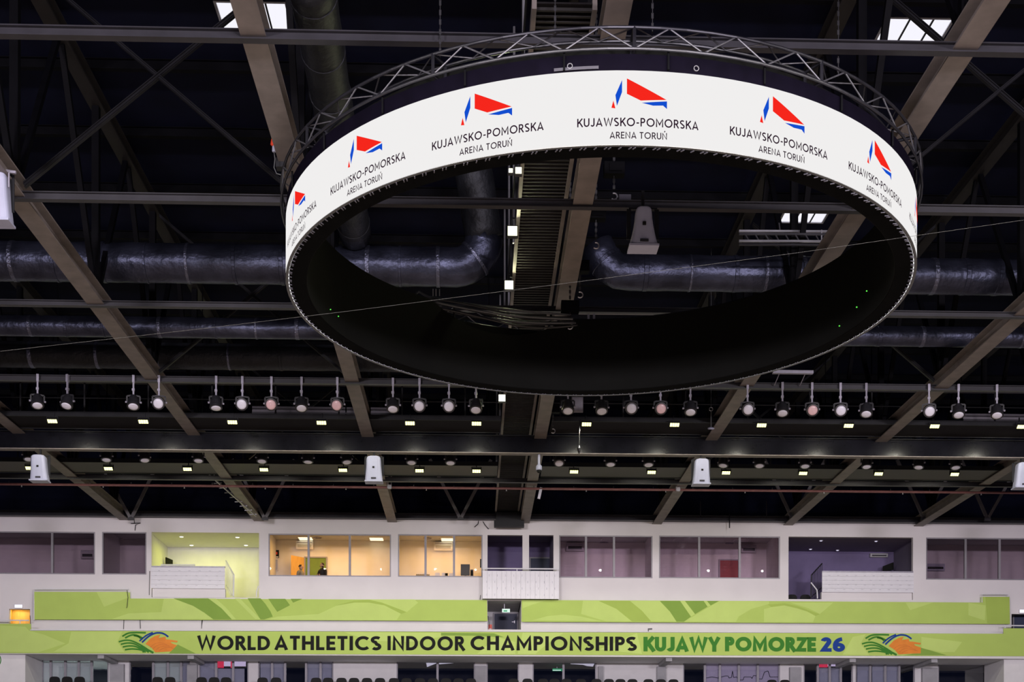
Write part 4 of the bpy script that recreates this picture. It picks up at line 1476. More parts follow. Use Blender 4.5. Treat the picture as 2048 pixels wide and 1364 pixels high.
YB = 58.86
lb = thing('lower_banner', at(1024, 1310, YB), 'long lower green banner with black, green and blue lettering and two wave emblems', 'banner')
flat([(-70, 1247), (62, 1247.5), (62, 1261.5), (700, 1263), (1400, 1265.5), (2007, 1267.5), (2007, 1256.5), (2110, 1257), (2110, 1312.5), (1024, 1309.5), (-70, 1306)], YB, MB(), .03).build('banner_sheet', M_GREEN, lb)
shapes('light_shape', [z4(p) for p in [[(230, 912), (340, 940), (515, 1012), (300, 1082), (0, 1078), (0, 870), (200, 880)], [(560, 920), (960, 922), (925, 1000), (980, 1080), (420, 1078), (540, 1010)]]] + [z5(p) for p in [[(700, 922), (1465, 930), (1465, 960), (1240, 1000), (900, 990)], [(1900, 960), (2050, 1000), (2050, 1096), (1750, 1094)]]] + [z6(p) for p in [[(100, 925), (420, 930), (300, 1010), (200, 1095), (60, 1095)], [(1000, 930), (1040, 1095), (700, 1060), (860, 990)]]] + [z7(p) for p in [[(620, 1100), (700, 960), (800, 940), (760, 1015), (830, 1104)], [(1240, 960), (1560, 1000), (1500, 1080), (1400, 1080), (1240, 1050)]]], YB - .006, M_GREENL, lb)
shapes('dark_shape', [z5([(1465, 928), (1880, 932), (1960, 962), (1700, 950), (1465, 948)]), z7([(1160, 1095), (1235, 1045), (1440, 1104), (1100, 1104)]), z4([(1400, 1020), (1540, 1090), (1330, 1090)])], YB - .0105, M_GREEND, lb)
# emblems: wave arcs and a sun-like hand


def arcband(pts, w, Y, mb):
    # smooth the polyline once, then sweep a flat ribbon
    q = pts
    for _ in range(2):
        r = [q[0]]
        for a, b in zip(q, q[1:]):
            r += [(a[0] * .75 + b[0] * .25, a[1] * .75 + b[1] * .25), (a[0] * .25 + b[0] * .75, a[1] * .25 + b[1] * .75)]
        r.append(q[-1])
        q = r
    e = stroke(q, w)
    for (l0, r0), (l1, r1) in zip(e, e[1:]):
        flat([l0, r0, r1, l1], Y, mb, .005)


YE = YB - .012
for dx, dy in ((0, 0), (-1486.5, -4.2)):
    org = MB()
    T = lambda pts: [(x + dx, y + dy) for x, y in z7(pts)]
    for i, (sx, sy) in enumerate(((772, 1015), (788, 1035), (803, 1056), (820, 1078))):     # lower wave bands
        g = MB()
        arcband(T([(sx, sy), (sx + 50, sy - 14 + i * 2), (sx + 105, sy - 10 + i * 2), (min(1015, sx + 190 - i * 12), min(1085, sy + 34)), (min(1040, sx + 260 - i * 40), 1098)]), 3.1, YE - .001 * i, g)
        g.build('green_wave', M_INKG, lb)
    for pl, w_, m_ in (([(945, 1048), (985, 1070), (1045, 1102)], 4.0, 'g'), ([(800, 972), (845, 945), (900, 941), (985, 944)], 3.3, 'g'), ([(822, 985), (865, 962), (905, 958), (958, 985)], 3.3, 'g'),
                       ([(890, 966), (930, 975), (945, 992)], 2.6, 'g'), ([(935, 1010), (985, 965), (1040, 941)], 3.0, 'b'), ([(955, 1020), (1005, 972), (1060, 944), (1105, 944), (1135, 955), (1162, 976)], 3.4, 'b')):
        bl = MB()
        arcband(T(pl), w_, YE - .004, bl)
        bl.build('green_wave' if m_ == 'g' else 'blue_wave', M_INKG if m_ == 'g' else M_INKB, lb)
    flat(T([(982, 1032), (1020, 990), (1060, 968), (1100, 958), (1085, 985), (1140, 975), (1145, 996), (1175, 998), (1236, 1008), (1232, 1020), (1180, 1016), (1190, 1028), (1236, 1044), (1234, 1090), (1160, 1092), (1060, 1098), (1030, 1062)]), YE, org, .005)
    org.build('orange_sun', M_INKO, lb)
    for i in range(4):
        ln = MB()
        arcband(T([(1020 + i * 22, 1060 + i * 10), (1050 + i * 26, 1030 + i * 10), (1105 + i * 26, 1020 + i * 14), (1150 + i * 22, 1036 + i * 12)]), .5, YE - .007, ln)
        ln.build('sun_line', mat('orange_shade', (0.55, 0.14, 0.02), .6), lb)


def banner_word(txt, px0, px1, pb, pt_, w, m, gap=.125):
    a, b = at(px0, pb, YB - .012), at(px1, pb, YB - .012)
    zt = at((px0 + px1) / 2, pt_, YB - .012).z
    H = zt - at((px0 + px1) / 2, pb, YB - .012).z
    zb_ = zt - H
    items, x = [], 0
    for ch in txt:
        wd, st = glyph(ch, w)
        items.append((x, st))
        x += wd + gap
    sx = (b.x - a.x) / (x - gap)
    for x0, st in items:
        mb = MB()
        for n_, pl in enumerate(st):
            e = stroke(pl, w)
            yy = YB - .016 - .0012 * n_
            for (l0, r0), (l1, r1) in zip(e, e[1:]):
                mb.prism([(a.x + (x0 + p[0]) * sx, yy, zb_ + p[1] * H) for p in (l0, r0, r1, l1)], (0, .006, 0))
        mb.build('letter', m, lb)


for w_, a, b in (('WORLD', 395, 540), ('ATHLETICS', 549, 762), ('INDOOR', 775, 929), ('CHAMPIONSHIPS', 941, 1273)):
    banner_word(w_, a, b, 1300 + (a - 400) * .002, 1271.5 + (a - 400) * .002, .205, M_INK)
for w_, a, b in (('KUJAWY', 1287, 1440), ('POMORZE', 1450, 1632)):
    banner_word(w_, a, b, 1303, 1274, .255, M_INKG, gap=.07)
banner_word('26', 1641, 1690, 1303.5, 1274.5, .25, M_INKB, gap=.06)
# pale ledge strip along the top of the lower banner
MB().tube([at(60, 1260, YB - .02), at(700, 1261.8, YB - .02), at(1400, 1264.2, YB - .02), at(2005, 1266.2, YB - .02)], .022, 6).build('banner_rail', M_PANEL, lb)

# ---------------------------------------------------------------- parapets and balcony panels


def planks(name, r, Y, n, vertical, label, cat, m=M_PANEL):
    x0, x1, z0, z1 = r
    t = thing(name, ((x0 + x1) / 2, Y, z0), label, cat)
    for i in range(n):
        if vertical:
            a, b = x0 + (x1 - x0) * i / n, x0 + (x1 - x0) * (i + 1) / n
            MB().box(a + .003, b - .003, Y, Y + .03, z0, z1).build('plank', m, t)
        else:
            a, b = z0 + (z1 - z0) * i / n, z0 + (z1 - z0) * (i + 1) / n
            MB().box(x0, x1, Y, Y + .03, a + .003, b - .003).build('plank', m, t)
    MB().box(x0 + .03, x1 - .03, Y + .03, Y + .08, z0 + .02, z1 - .02).build('backing', M_CONC, t)
    s = MB()
    rows = 4 if vertical else 4
    cols = int((x1 - x0) / (.36 if vertical else .42))
    for i in range(cols):
        for j in range(rows):
            cx = x0 + (x1 - x0) * (i + .5 + .3 * (j % 2)) / (cols + .3)
            cz = z0 + (z1 - z0) * (j + .6) / (rows + .3)
            if vertical:
                s.box(cx - .008, cx + .008, Y - .002, Y, cz - .05, cz + .05)
            else:
                s.box(cx - .05, cx + .05, Y - .002, Y, cz - .006, cz + .006)
    tag(s.build('slot', M_HANG, t), kind='stuff')
    return t


r = rect(302, 450, 1135, 1177, YW)
t = planks('parapet', r, YW - .02, 5, False, 'white boarded parapet of the yellow-lit open box', 'parapet')
MB().box(r[0] + .05, r[1], YW + .07, YW + .3, ZF, r[2] + .02).build('plinth', M_WHITE, t)
MB().box(r[0] + .02, r[1], YW - .03, YW + .10, r[3], r[3] + .06).build('coping', M_HANG, t)
r = rect(1644, 1827, 1145, 1185, YW)
t = planks('parapet', r, YW - .02, 5, False, 'white boarded parapet of the purple open box', 'parapet')
MB().box(r[0], r[1] - .05, YW + .07, YW + .3, ZF, r[2] + .02).build('plinth', M_WHITE, t)
MB().box(r[0], r[1] - .02, YW - .03, YW + .10, r[3], r[3] + .06).build('coping', M_HANG, t)
r = rect(965, 1118, 1142, 1197.5, 59.5)
t = planks('balcony_front', r, 59.5, 16, True, 'white balcony front of upright boards above the middle doorway', 'balcony')
MB().box(r[0], r[1], 59.58, 60.0, r[2] + .03, r[2] + .15).box(r[0], r[0] + .08, 59.58, 60, r[2] + .15, r[3]).box(r[1] - .08, r[1], 59.58, 60, r[2] + .15, r[3]).build('balcony_floor', M_CONC, t)
zr_ = at(1040, 1137, 59.5).z
MB().tube([(r[0], 59.55, zr_), (r[1], 59.55, zr_)], .03, 8).build('hand_rail', M_PANEL, t)
for f_ in (.02, .45, .98):
    x = r[0] + (r[1] - r[0]) * f_
    MB().tube([(x, 59.55, r[3] - .05), (x, 59.55, zr_)], .02, 6).build('rail_post', M_PANEL, t)
tag(MB().tube([at(322, 1130, 60.5), at(390, 1130, 60.5)], .04, 8).bar(at(333, 1130, 60.5), (at(333, 1130, 60.5).x, 60.5, ZF), .04, .04).bar(at(383, 1130, 60.5), (at(383, 1130, 60.5).x, 60.5, ZF), .04, .04).build('parapet_rail', M_PANEL),
    'pale horizontal bar above the parapet of the yellow-lit open box', 'rail')

# stair railings of the two open boxes


def stair_rail(top, mid, low, label, m):
    t = thing('stair_railing', at(low[0], low[1], 60.3), label, 'railing')
    a, b, c = at(top[0], top[1], 60.9), at(mid[0], mid[1], 60.3), at(low[0], low[1], 60.2)
    MB().tube([a, a + (b - a) * .6, b, c], .03, 8).build('hand_rail', m, t)
    for i in range(8):
        p = a + (b - a) * (i / 7)
        MB().tube([p, (p.x, p.y, max(ZF, p.z - 1.25))], .014, 6).build('baluster', m, t)
    MB().tube([a + Vector((0, 0, -1.1)), b + Vector((0, 0, -1.0))], .02, 6).build('lower_rail', m, t)
    return t


stair_rail((452, 1121), (468, 1150), (467, 1192), 'pale yellowish stair railing beside the yellow-lit open box parapet', M_PANEL)
stair_rail((1644, 1127), (1623, 1150), (1622, 1196), 'dark stair railing with a pale handrail in the purple open box', M_BEAM)
a = [at(1622, 1165, 60.15), at(1634, 1180, 60.15), at(1635, 1197, 60.15)]
tag(MB().tube(a, .03, 8).build('handrail', M_PANEL), 'short bent pale handrail at the foot of the purple box stairs', 'rail')
tag(MB().tube([at(517, 1172, 60.1), at(513, 1184, 60.1), at(513, 1194, 60.1)], .03, 8).build('handrail', M_PANEL), 'short bent pale handrail at the outer edge of the yellow open box', 'rail')

# ---------------------------------------------------------------- things in and on the rooms


def aircon(px0, px1, py0, py1, label, m=M_PANEL):
    Y = RB - .26
    x0, x1, z0, z1 = rect(px0, px1, py0, py1, Y)
    t = thing('air_conditioner', ((x0 + x1) / 2, Y, z0), label, 'air conditioner')
    MB().prism([(x0, Y + .25, z0 + .05), (x0, Y + .05, z0), (x0, Y, z0 + .1), (x0, Y + .02, z1 - .03), (x0, Y + .06, z1), (x0, Y + .25, z1)], (x1 - x0, 0, 0)).build('casing', m, t)
    MB().box(x0 + .08, x1 - .08, Y - .012, Y + .02, z0 + (z1 - z0) * .22, z0 + (z1 - z0) * .55).build('vent_slot', M_LAMPB if m is not M_PANEL else M_CEILT, t)
    MB().box(x0 + .04, x1 - .04, Y - .005, Y + .03, z1 - .10, z1 - .07).build('intake_line', M_HANG, t)


M_AC = mat('grey_white_casing', (0.5, 0.5, 0.52), .5, var=.03)
aircon(161, 188, 1100, 1117, 'pale air conditioner in the first dark two-pane window room', M_AC)
aircon(592, 626, 1081, 1098, 'white air conditioner above the open door in the orange-lit room with two people')
aircon(868, 905, 1083, 1101, 'white air conditioner in the orange-lit room with the desk')
aircon(1133, 1167, 1085, 1102, 'grey air conditioner in the first dim mauve room', M_AC)
aircon(1483, 1513, 1089, 1105, 'grey air conditioner beside the red door in the second dim mauve room', M_AC)
aircon(1741, 1776, 1106, 1114, 'slim pale air conditioner in the purple open box', M_AC)
aircon(1852, 1890, 1127, 1141, 'dark air conditioner low in the dark three-pane room', M_SLATB)


def ceil_light(px, py, w, d, label, m, sh='box', name='ceiling_light'):
    zc_ = (HOLES[2][3] if px < 560 else HOLES[9][3]) + .02 if sh == 'round' else RC
    p = atz(px, py, zc_)
    t = thing(name, p, label, 'lamp')
    if sh == 'box':
        MB().box(p.x - w / 2 - .03, p.x + w / 2 + .03, p.y - d / 2 - .03, p.y + d / 2 + .03, RC - .03, RC).build('frame', M_PANEL, t)
        MB().box(p.x - w / 2, p.x + w / 2, p.y - d / 2, p.y + d / 2, RC - .045, RC - .03).build('diffuser', m, t)
    else:
        z_ = zc_
        MB().lathe([(w / 2 + .03, 0), (w / 2 + .03, -.02), (w / 2, -.02)], (p.x, p.y, z_), (0, 0, 1), 16).build('frame', M_PANEL, t)
        MB().lathe([(w / 2, -.02), (w / 2 * .9, -.03)], (p.x, p.y, z_), (0, 0, 1), 16).build('diffuser', m, t)


ceil_light(611, 1076, .62, .62, 'glowing ceiling panel over the open door in the orange-lit room', M_WARM)
ceil_light(753, 1077, .62, .62, 'glowing ceiling panel over the empty end of the orange-lit room with people', M_WARM)
ceil_light(896, 1078, .62, .62, 'glowing ceiling panel in the orange-lit room with the desk', M_WARM)
for px, py, w_ in ((363, 1073, 'front left'), (475, 1074, 'front right'), (383, 1090, 'rear left'), (492, 1090, 'rear right')):
    ceil_light(px, py, .17, .17, 'round glowing downlight in the yellow open box ceiling, %s one' % w_, M_DOWN, 'round', 'downlight')
for px, py, w_ in ((1642, 1081, 'front left'), (1752, 1082, 'front right'), (1621, 1098, 'rear left'), (1675, 1100, 'rear right')):
    ceil_light(px, py, .12, .12, 'small pale downlight in the purple open box ceiling, %s one' % w_, M_DIMD, 'round', 'downlight')
for px, py, lab in ((27, 1078, 'unlit ceiling panel in the first dark two-pane room, outer one'), (143, 1079, 'unlit ceiling panel in the first dark two-pane room, inner one'), (262, 1079, 'unlit ceiling panel in the dark single-pane room'),
                    (1189, 1078, 'unlit ceiling panel in the first dim mauve room'), (1334, 1079, 'unlit ceiling panel in the second dim mauve room, first one'), (1482, 1080, 'unlit ceiling panel in the second dim mauve room, beside the air conditioner')):
    ceil_light(px, py, .62, .45, lab, M_CEILT)
for px, py, lab in ((635, 1075, 'round ceiling vent beside the glowing panel in the orange-lit room with people'), (855, 1076, 'round ceiling vent in the orange-lit room with the desk'),
                    (1208, 1085, 'round ceiling vent in the first dim mauve room'), (1459, 1086, 'round ceiling vent in the second dim mauve room'), (113, 1089, 'round ceiling vent in the first dark two-pane room'), (276, 1089, 'round ceiling vent in the dark single-pane room')):
    p = atz(px, py, RC)
    t = thing('ceiling_vent', p, lab, 'vent')
    for r0, r1 in ((.20, .16), (.12, .09), (.05, .02)):
        MB().lathe([(r0, 0), (r0, -.03), (r1, -.03), (r1, 0)], (p.x, p.y, RC), (0, 0, 1), 18, cap=False).build('vent_ring', M_HANG, t)


def door(n, px0, px1, py0, py1, Y, m, handle_right=True):
    x0, x1, z0, z1 = rect(px0, px1, py0, py1, Y)
    f = MB().box(x0 - .06, x0, Y - .02, Y + .08, z0, z1 + .06).box(x1, x1 + .06, Y - .02, Y + .08, z0, z1 + .06).box(x0, x1, Y - .02, Y + .08, z1, z1 + .06)
    o = struct(f.build('door_%d' % n, M_WFRAME))
    MB().box(x0, x1, Y + .01, Y + .06, z0, z1).build('leaf', m, o)
    hx = x1 - .12 if handle_right else x0 + .12
    zh = z0 + min(1.05, (z1 - z0) * .5)
    MB().bar((hx, Y - .04, zh), (hx - (.13 if handle_right else -.13), Y - .04, zh), .025, .025).box(hx - .02, hx + .02, Y - .04, Y + .01, zh - .06, zh + .06).build('handle', M_ALU, o)
    return o


zfl = ZF
def door_f(n, px0, px1, py0, Y, m, zf, hr=True):
    # door whose foot stands on zf
    x0, x1, z0, z1 = rect(px0, px1, py0, py0 + 20, Y)
    pyb = CY - (zf - ZC) / Y * F
    return door(n, px0, px1, py0, pyb, Y, m, hr)


door_f(1, 1061, 1102, 1117, RB - .09, M_BLUED, ZF)
door_f(2, 1440, 1476, 1121, RB - .09, M_REDD, ZF)
door(3, 989, 1034, 1228, 1260, RB - .1, M_BLUED)
door(4, 2028, 2075, 1230, 1262, 61.0, M_BLUED)
# yellow door recess at the outer end of the lower gallery
x0, x1, z0, z1 = rect(22, 60, 1220, 1262, 60.9)
d5 = struct(MB().box(x0 - .1, x0, 60.25, 60.95, z0, z1).box(x0, x1, 60.25, 60.95, z1, z1 + .1).build('door_5', M_WFRAME))
MB().box(x0, x1, 60.9, 60.95, z0, z1).build('leaf', M_WOODD, d5)
MB().box(x0 + .02, x0 + .08, 60.4, 60.9, z0, z1).build('jamb', M_WOODD, d5)
area('room_lamp', ((x0 + x1) / 2, 60.5, z1 - .03), ((x0 + x1) / 2, 60.7, z0), .6, .3, 9, (1, .72, .22))
# open door leaf and doorway of the room with people
Yd = RB - .03
x0, x1, z0, z1 = rect(611, 652, 1116, 1200, Yd)
d6 = struct(MB().box(x0 - .06, x0, Yd - .05, Yd + .02, ZF, z1 + .06).box(x1, x1 + .06, Yd - .05, Yd + .02, ZF, z1 + .06).box(x0, x1, Yd - .05, Yd + .02, z1, z1 + .06).build('door_6', M_WFRAME))
MB().box(x0, x1, Yd - .01, Yd + .02, ZF, z1).build('corridor_view', mat('green_corridor_wall', (0.13, 0.22, 0.02), .6, var=.1), d6)
a0, a1 = at(582, 1130, RB - .7).x, x0 - .06
MB().prism([(a1, RB - .08, ZF), (a1, RB - .12, ZF), (a0, RB - .72, ZF), (a0, RB - .68, ZF)], (0, 0, z1 - ZF)).build('leaf', M_WOODD, d6)
MB().box(a0 + .08, a0 + .13, RB - .76, RB - .66, ZF + 1.0, ZF + 1.12).build('handle', M_ALU, d6)


def wall_item(name, px0, px1, py0, py1, Y, th, m, label, cat, inner=None):
    x0, x1, z0, z1 = rect(px0, px1, py0, py1, Y)
    t = thing(name, ((x0 + x1) / 2, Y, z0), label, cat)
    MB().box(x0, x1, Y, Y + th, z0, z1).build('body', m, t)
    if inner:
        for nm, (a, b, c, d), mm in inner:
            MB().box(x0 + (x1 - x0) * a, x0 + (x1 - x0) * b, Y - .008, Y, z0 + (z1 - z0) * c, z0 + (z1 - z0) * d).build(nm, mm, t)
    return t


wall_item('notice_poster', 545, 558, 1100, 1116, RB - .03, .02, M_INK, 'dark poster on the back wall of the orange-lit room with people', 'poster', [('print_strip', (.1, .9, .05, .2), M_PANEL), ('picture', (.25, .75, .45, .75), M_REDP)])
wall_item('control_cabinet', 543, 556, 1118, 1141, RB - .12, .10, M_PANEL, 'white wall cabinet below the dark poster in the orange-lit room', 'cabinet', [('cabinet_door', (.05, .95, .04, .96), M_SPK), ('lock', (.42, .55, .45, .55), M_INK)])
# exit signs
for (a, b, c, d, Y, lab, lit) in ((1004, 1020, 1217.5, 1225, 61.0, 'small glowing exit sign above the navy door in the middle doorway', M_EXIT), (29, 45, 1209, 1216, 59.9, 'glowing white sign above the yellow door at the gallery end', M_EXITW),
                                  (2039, 2056, 1219, 1226, 59.9, 'glowing white sign above the dark door at the far gallery end', M_EXITW)):
    t = wall_item('exit_sign', a, b, c, d, Y, .06, M_PANEL, lab, 'sign', [('lit_face', (.03, .97, .06, .94), lit)])
    if lit is M_EXIT:
        x0, x1, z0, z1 = rect(a, b, c, d, Y)
        m = MB()
        m.bar((x0 + .07, Y - .012, z0 + .07), (x0 + .19, Y - .012, z0 + .07), .005, .05, (0, 0, 1))
        m.prism([(x0 + .19, Y - .012, z0 + .03), (x0 + .26, Y - .012, z0 + .07), (x0 + .19, Y - .012, z0 + .11)], (0, .003, 0))
        m.build('arrow', M_EXITG, t)
x0, x1, z0, z1 = rect(1004, 1020, 1217, 1225, 61.0)
b = MB().box(x0 + .1, x0 + .12, 61.02, 61.04, z1, ZF)
b.build('sign_hanger', M_ALU, bpy.data.objects['exit_sign'])
t = wall_item('fire_extinguisher', 977, 984, 1249, 1613.4 - (SLABT - .6 - ZC) / 61.2 * F, 61.2, .16, M_REDP, 'red fire extinguisher box at the foot of the middle doorway', 'fire extinguisher', [('label_plate', (.2, .8, .7, .85), M_PANEL)])
t = wall_item('exit_sign', 1105, 1126, 1337, 1342, 62.4, .05, M_EXITG, 'dim green sign seen through the dark lower window under the black lettering', 'sign', [('lit_strip', (.02, .8, .1, .5), M_EXIT)])
x0, x1, z0, z1 = rect(1105, 1126, 1337, 1342, 62.4)
MB().box(x0 + .2, x0 + .23, 62.41, 62.44, z1, SLABZ).build('sign_hanger', M_ALU, t)

# glowing boards added behind the lower glass for its red and white reflections
for a, b, c, d, lab, seq in ((431, 492, 1323, 1336, 'glowing red and white reflection built behind the lower glass under the wave emblem', ((0, .28, M_REFLR), (.28, .5, M_REFLW), (.5, .62, M_REFLR), (.62, 1, M_REFLW))),
                             (1637, 1673, 1326, 1335, 'glowing red and white reflection built behind the lower glass under the blue number', ((0, .5, M_REFLR), (.5, 1, M_REFLW)))):
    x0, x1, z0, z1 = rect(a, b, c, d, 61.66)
    t = thing('screen_reflection', ((x0 + x1) / 2, 61.66, z0), lab, 'screen')
    MB().box(x0 - .02, x1 + .02, 61.63, 61.68, z0 - .02, z1 + .02).build('reflection_edge', M_INK, t)
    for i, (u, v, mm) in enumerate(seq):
        MB().box(x0 + (x1 - x0) * u, x0 + (x1 - x0) * v, 61.622, 61.63, z0 + (z1 - z0) * (.25 * (i % 2)), z1).build('reflection_field', mm, t)

# pale glowing strips added behind the lower glass in place of its reflections
M_STRIP = glow('strip_reflection', (0.80, 0.76, 0.92), 0.75)
for parts_, lab in ((([(852, 1324), (874, 1322.5), (874, 1326), (854, 1334)], [(878, 1322.5), (930, 1321.5), (914, 1325.5), (878, 1328.5)]), 'white slanted reflection strip crossing the mullion of the widest dark lower window'),
                    (([(967, 1321.5), (1036, 1322), (1036, 1325), (967, 1324)],), 'thin white reflection strip at the top of the narrow dark lower window'),
                    (([(1132, 1322.5), (1189, 1323), (1189, 1327), (1186, 1333), (1174, 1332), (1166, 1329.5), (1142, 1328)],), 'ragged white reflection strip in the dark lower window with the green sign')):
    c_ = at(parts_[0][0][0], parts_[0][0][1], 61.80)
    t = thing('reflection_strip', c_, lab, 'screen')
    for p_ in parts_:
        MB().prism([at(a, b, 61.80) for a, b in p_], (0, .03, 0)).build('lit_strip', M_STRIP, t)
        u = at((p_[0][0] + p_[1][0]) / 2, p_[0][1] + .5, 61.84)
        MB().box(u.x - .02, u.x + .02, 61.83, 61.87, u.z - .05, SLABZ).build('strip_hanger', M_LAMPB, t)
# desk and equipment in the second orange-lit room
x0, x1, z0, z1 = rect(800, 955, 1153, 1156, 60.9)
zd_ = at(880, 1154.5, 60.9).z
t = thing('desk', ((x0 + x1) / 2, 61.2, ZF), 'long desk under the window of the second orange-lit room', 'desk')
MB().box(x0, x1, 60.5, 61.5, zd_ - .04, zd_).build('desk_top', M_PANEL, t)
for x in (x0 + .06, (x0 + x1) / 2, x1 - .06):
    for y in (60.55, 61.45):
        MB().box(x - .025, x + .025, y - .025, y + .025, ZF, zd_ - .04).build('leg', M_WFRAME, t)
p = at(931, 1152, 61.0)
t = thing('computer_monitor', (p.x, 61.0, zd_), 'dark monitor back standing on the desk in the orange-lit room', 'monitor')
MB().box(p.x - .22, p.x + .20, 60.98, 61.03, zd_ + .10, zd_ + .62).build('screen_back', M_LAMPB, t)
MB().box(p.x - .05, p.x + .05, 61.0, 61.05, zd_ + .01, zd_ + .12).build('stand', M_LAMPB, t)
MB().box(p.x - .15, p.x + .15, 60.92, 61.12, zd_, zd_ + .012).build('foot', M_LAMPB, t)
t = thing('computer_tower', (p.x + .32, 61.2, zd_), 'small dark computer case beside the monitor back', 'computer')
MB().box(p.x + .22, p.x + .36, 61.1, 61.4, zd_, zd_ + .40).build('case', M_LAMPB, t)
MB().box(p.x + .235, p.x + .345, 61.09, 61.1, zd_ + .05, zd_ + .35).build('case_front', M_INK, t)
p = at(845, 1152, 60.9)
t = thing('mixing_console', (p.x, 60.9, zd_), 'low dark mixing console on the desk in the orange-lit room', 'console')
MB().prism([(p.x - .30, 60.8, zd_), (p.x - .30, 61.05, zd_), (p.x - .30, 61.05, zd_ + .16), (p.x - .30, 60.8, zd_ + .06)], (.62, 0, 0)).build('console_body', M_LAMPB, t)
for i in range(6):
    MB().box(p.x - .26 + i * .1, p.x - .21 + i * .1, 61.0, 61.03, zd_ + .14, zd_ + .19).build('fader_knob', M_PANEL, t)
p = at(888, 1152, 61.2)
for dx, w_, hh, lab in ((-.30, .22, .24, 'white office box on the desk beside the mullion'), (.0, .20, .24, 'white office box in the middle of the desk'), (.36, .24, .22, 'white office box between the two mullions on the desk')):
    t = thing('office_printer', (p.x + dx, 61.2, zd_), lab, 'printer')
    MB().box(p.x + dx - w_ / 2, p.x + dx + w_ / 2, 61.1, 61.4, zd_, zd_ + hh).build('case', M_PANEL, t)
    MB().box(p.x + dx - w_ * .4, p.x + dx + w_ * .4, 61.09, 61.1, zd_ + .05, zd_ + .09).build('paper_slot', M_LAMPB, t)
p = at(893, 1150, 60.9)
t = thing('desk_phone', (p.x, 60.9, zd_), 'small black telephone on the desk in front of the white boxes', 'phone')
MB().prism([(p.x - .06, 60.85, zd_), (p.x - .06, 61.0, zd_), (p.x - .06, 61.0, zd_ + .18), (p.x - .06, 60.95, zd_ + .2)], (.12, 0, 0)).build('phone_base', M_INK, t)
MB().bar((p.x - .05, 60.93, zd_ + .08), (p.x - .05, 60.96, zd_ + .19), .03, .03).build('handset', M_LAMPB, t)
x0, x1, z0, z1 = rect(961, 966, 1118, 1135, 60.6)
wall_item('wall_telephone', 960, 965, 1118, 1135, 60.5, .05, M_INK, 'black wall telephone at the inner end of the desk room', 'phone', [('handset', (.1, .4, .1, .9), M_LAMPB)])
# slim dark things in open boxes
p = at(335, 1130, 62.6)
t = thing('television', p, 'dark television on a swivel arm in the yellow-lit open box', 'television')
MB().prism([p + Vector((-.10, 0, -.2)), p + Vector((.14, .3, -.2)), p + Vector((.14, .3, .28)), p + Vector((-.10, 0, .36))], (.05, -.04, 0)).build('panel', M_INK, t)
MB().bar(p + Vector((.1, .3, 0)), p + Vector((.1, .98, 0)), .04, .04).build('swivel_arm', M_LAMPB, t)
p = at(1780, 1133, 62.6)
t = thing('television', p, 'dark television on a swivel arm in the purple open box', 'television')
MB().prism([p + Vector((-.26, .3, -.15)), p + Vector((.14, 0, -.15)), p + Vector((.14, 0, .20)), p + Vector((-.26, .3, .06))], (.05, .05, 0)).build('panel', M_INK, t)
MB().bar(p + Vector((.0, .2, 0)), p + Vector((.0, .98, 0)), .04, .04).build('swivel_arm', M_LAMPB, t)
# cables hanging on the gallery front
for pts_, lab, Y in (([(254, 1180), (256, 1195), (254, 1214), (253, 1216)], 'thin black cable hanging over the raised end of the upper green banner', 59.7), ([(248, 1239), (247, 1260)], 'thin dark cable on the white strip under the raised banner end', 59.95),
                     ([(280, 1239), (281, 1257)], 'thin pale cable on the white strip below the yellow open box', 59.95), ([(404, 1239), (403, 1257), (405, 1240)], 'looped black cable on the white strip above the word in black', 59.95),
                     ([(60, 1231), (61, 1245), (60, 1258)], 'dark bent pipe at the outer end of the upper green banner', 59.95), ([(299.5, 1142), (299, 1165), (298.5, 1190)], 'dark cable hanging at the side of the boarded yellow box parapet', 59.975),
                     ([(961, 1190), (960, 1199)], 'short dark cable at the corner of the middle balcony', 59.975), ([(976, 1232), (978, 1244), (979, 1256)], 'dark cable hanging above the red extinguisher box', 60.9)):
    tag(MB().tube([at(a, b, Y) for a, b in pts_], .013, 6).build('hanging_cable', M_CABLE), lab, 'cable')
p = at(1298, 1261, 58.95)
t = thing('bullet_camera', p, 'small black camera on the ledge above the green lettering', 'camera')
MB().box(p.x - .05, p.x - .01, p.y - .02, p.y + .02, p.z - .06, p.z + .05).build('post', M_LAMPB, t)
MB().bar(p + Vector((-.05, 0, .06)), p + Vector((.14, 0, .07)), .07, .06).build('camera_body', M_LAMPB, t)
xg = at(0, 1322, 59.15).x
c = Vector((xg - .32, 59.17, at(0, 1320, 59.15).z))
t = thing('round_sign', c, 'green ring of a round sign cut by the picture edge on the white end wall', 'sign')
MB().lathe([(.38, 0), (.38, .02), (.01, .02)], c, (0, 1, 0), 28).build('sign_plate', M_PANEL, t)
MB().lathe([(.37, -.004), (.33, -.004), (.33, .0), (.37, .0), (.37, -.004)], c, (0, 1, 0), 28, cap=False).build('green_ring', M_INKG, t)
# handrails at the two gallery ends
tag(MB().tube([at(-60, 1239.5, 59.3), at(58, 1241, 59.3)], .03, 8).bar(at(40, 1241, 59.3), at(40, 1250, 59.3), .03, .03).build('gallery_rail', M_PANEL), 'white rail in front of the yellow door at the gallery end', 'rail')
tag(MB().tube([at(2008, 1251, 59.3), at(2110, 1252, 59.3)], .03, 8).bar(at(2010, 1251, 59.3), at(2010, 1260, 59.3), .03, .03).build('gallery_rail', M_PANEL), 'white rail in front of the dark door at the far gallery end', 'rail')

# ---------------------------------------------------------------- seats
seat_px = [109, 134, 159, 315, 340, 403, 428, 452, 525, 552, 632, 656, 683, 708, 734, 760, 788, 813, 840, 866, 892, 917, 942, 1027, 1055, 1086, 1109, 1133, 1162, 1193, 1218, 1241, 1265, 1297, 1322, 1347, 1544, 1570]


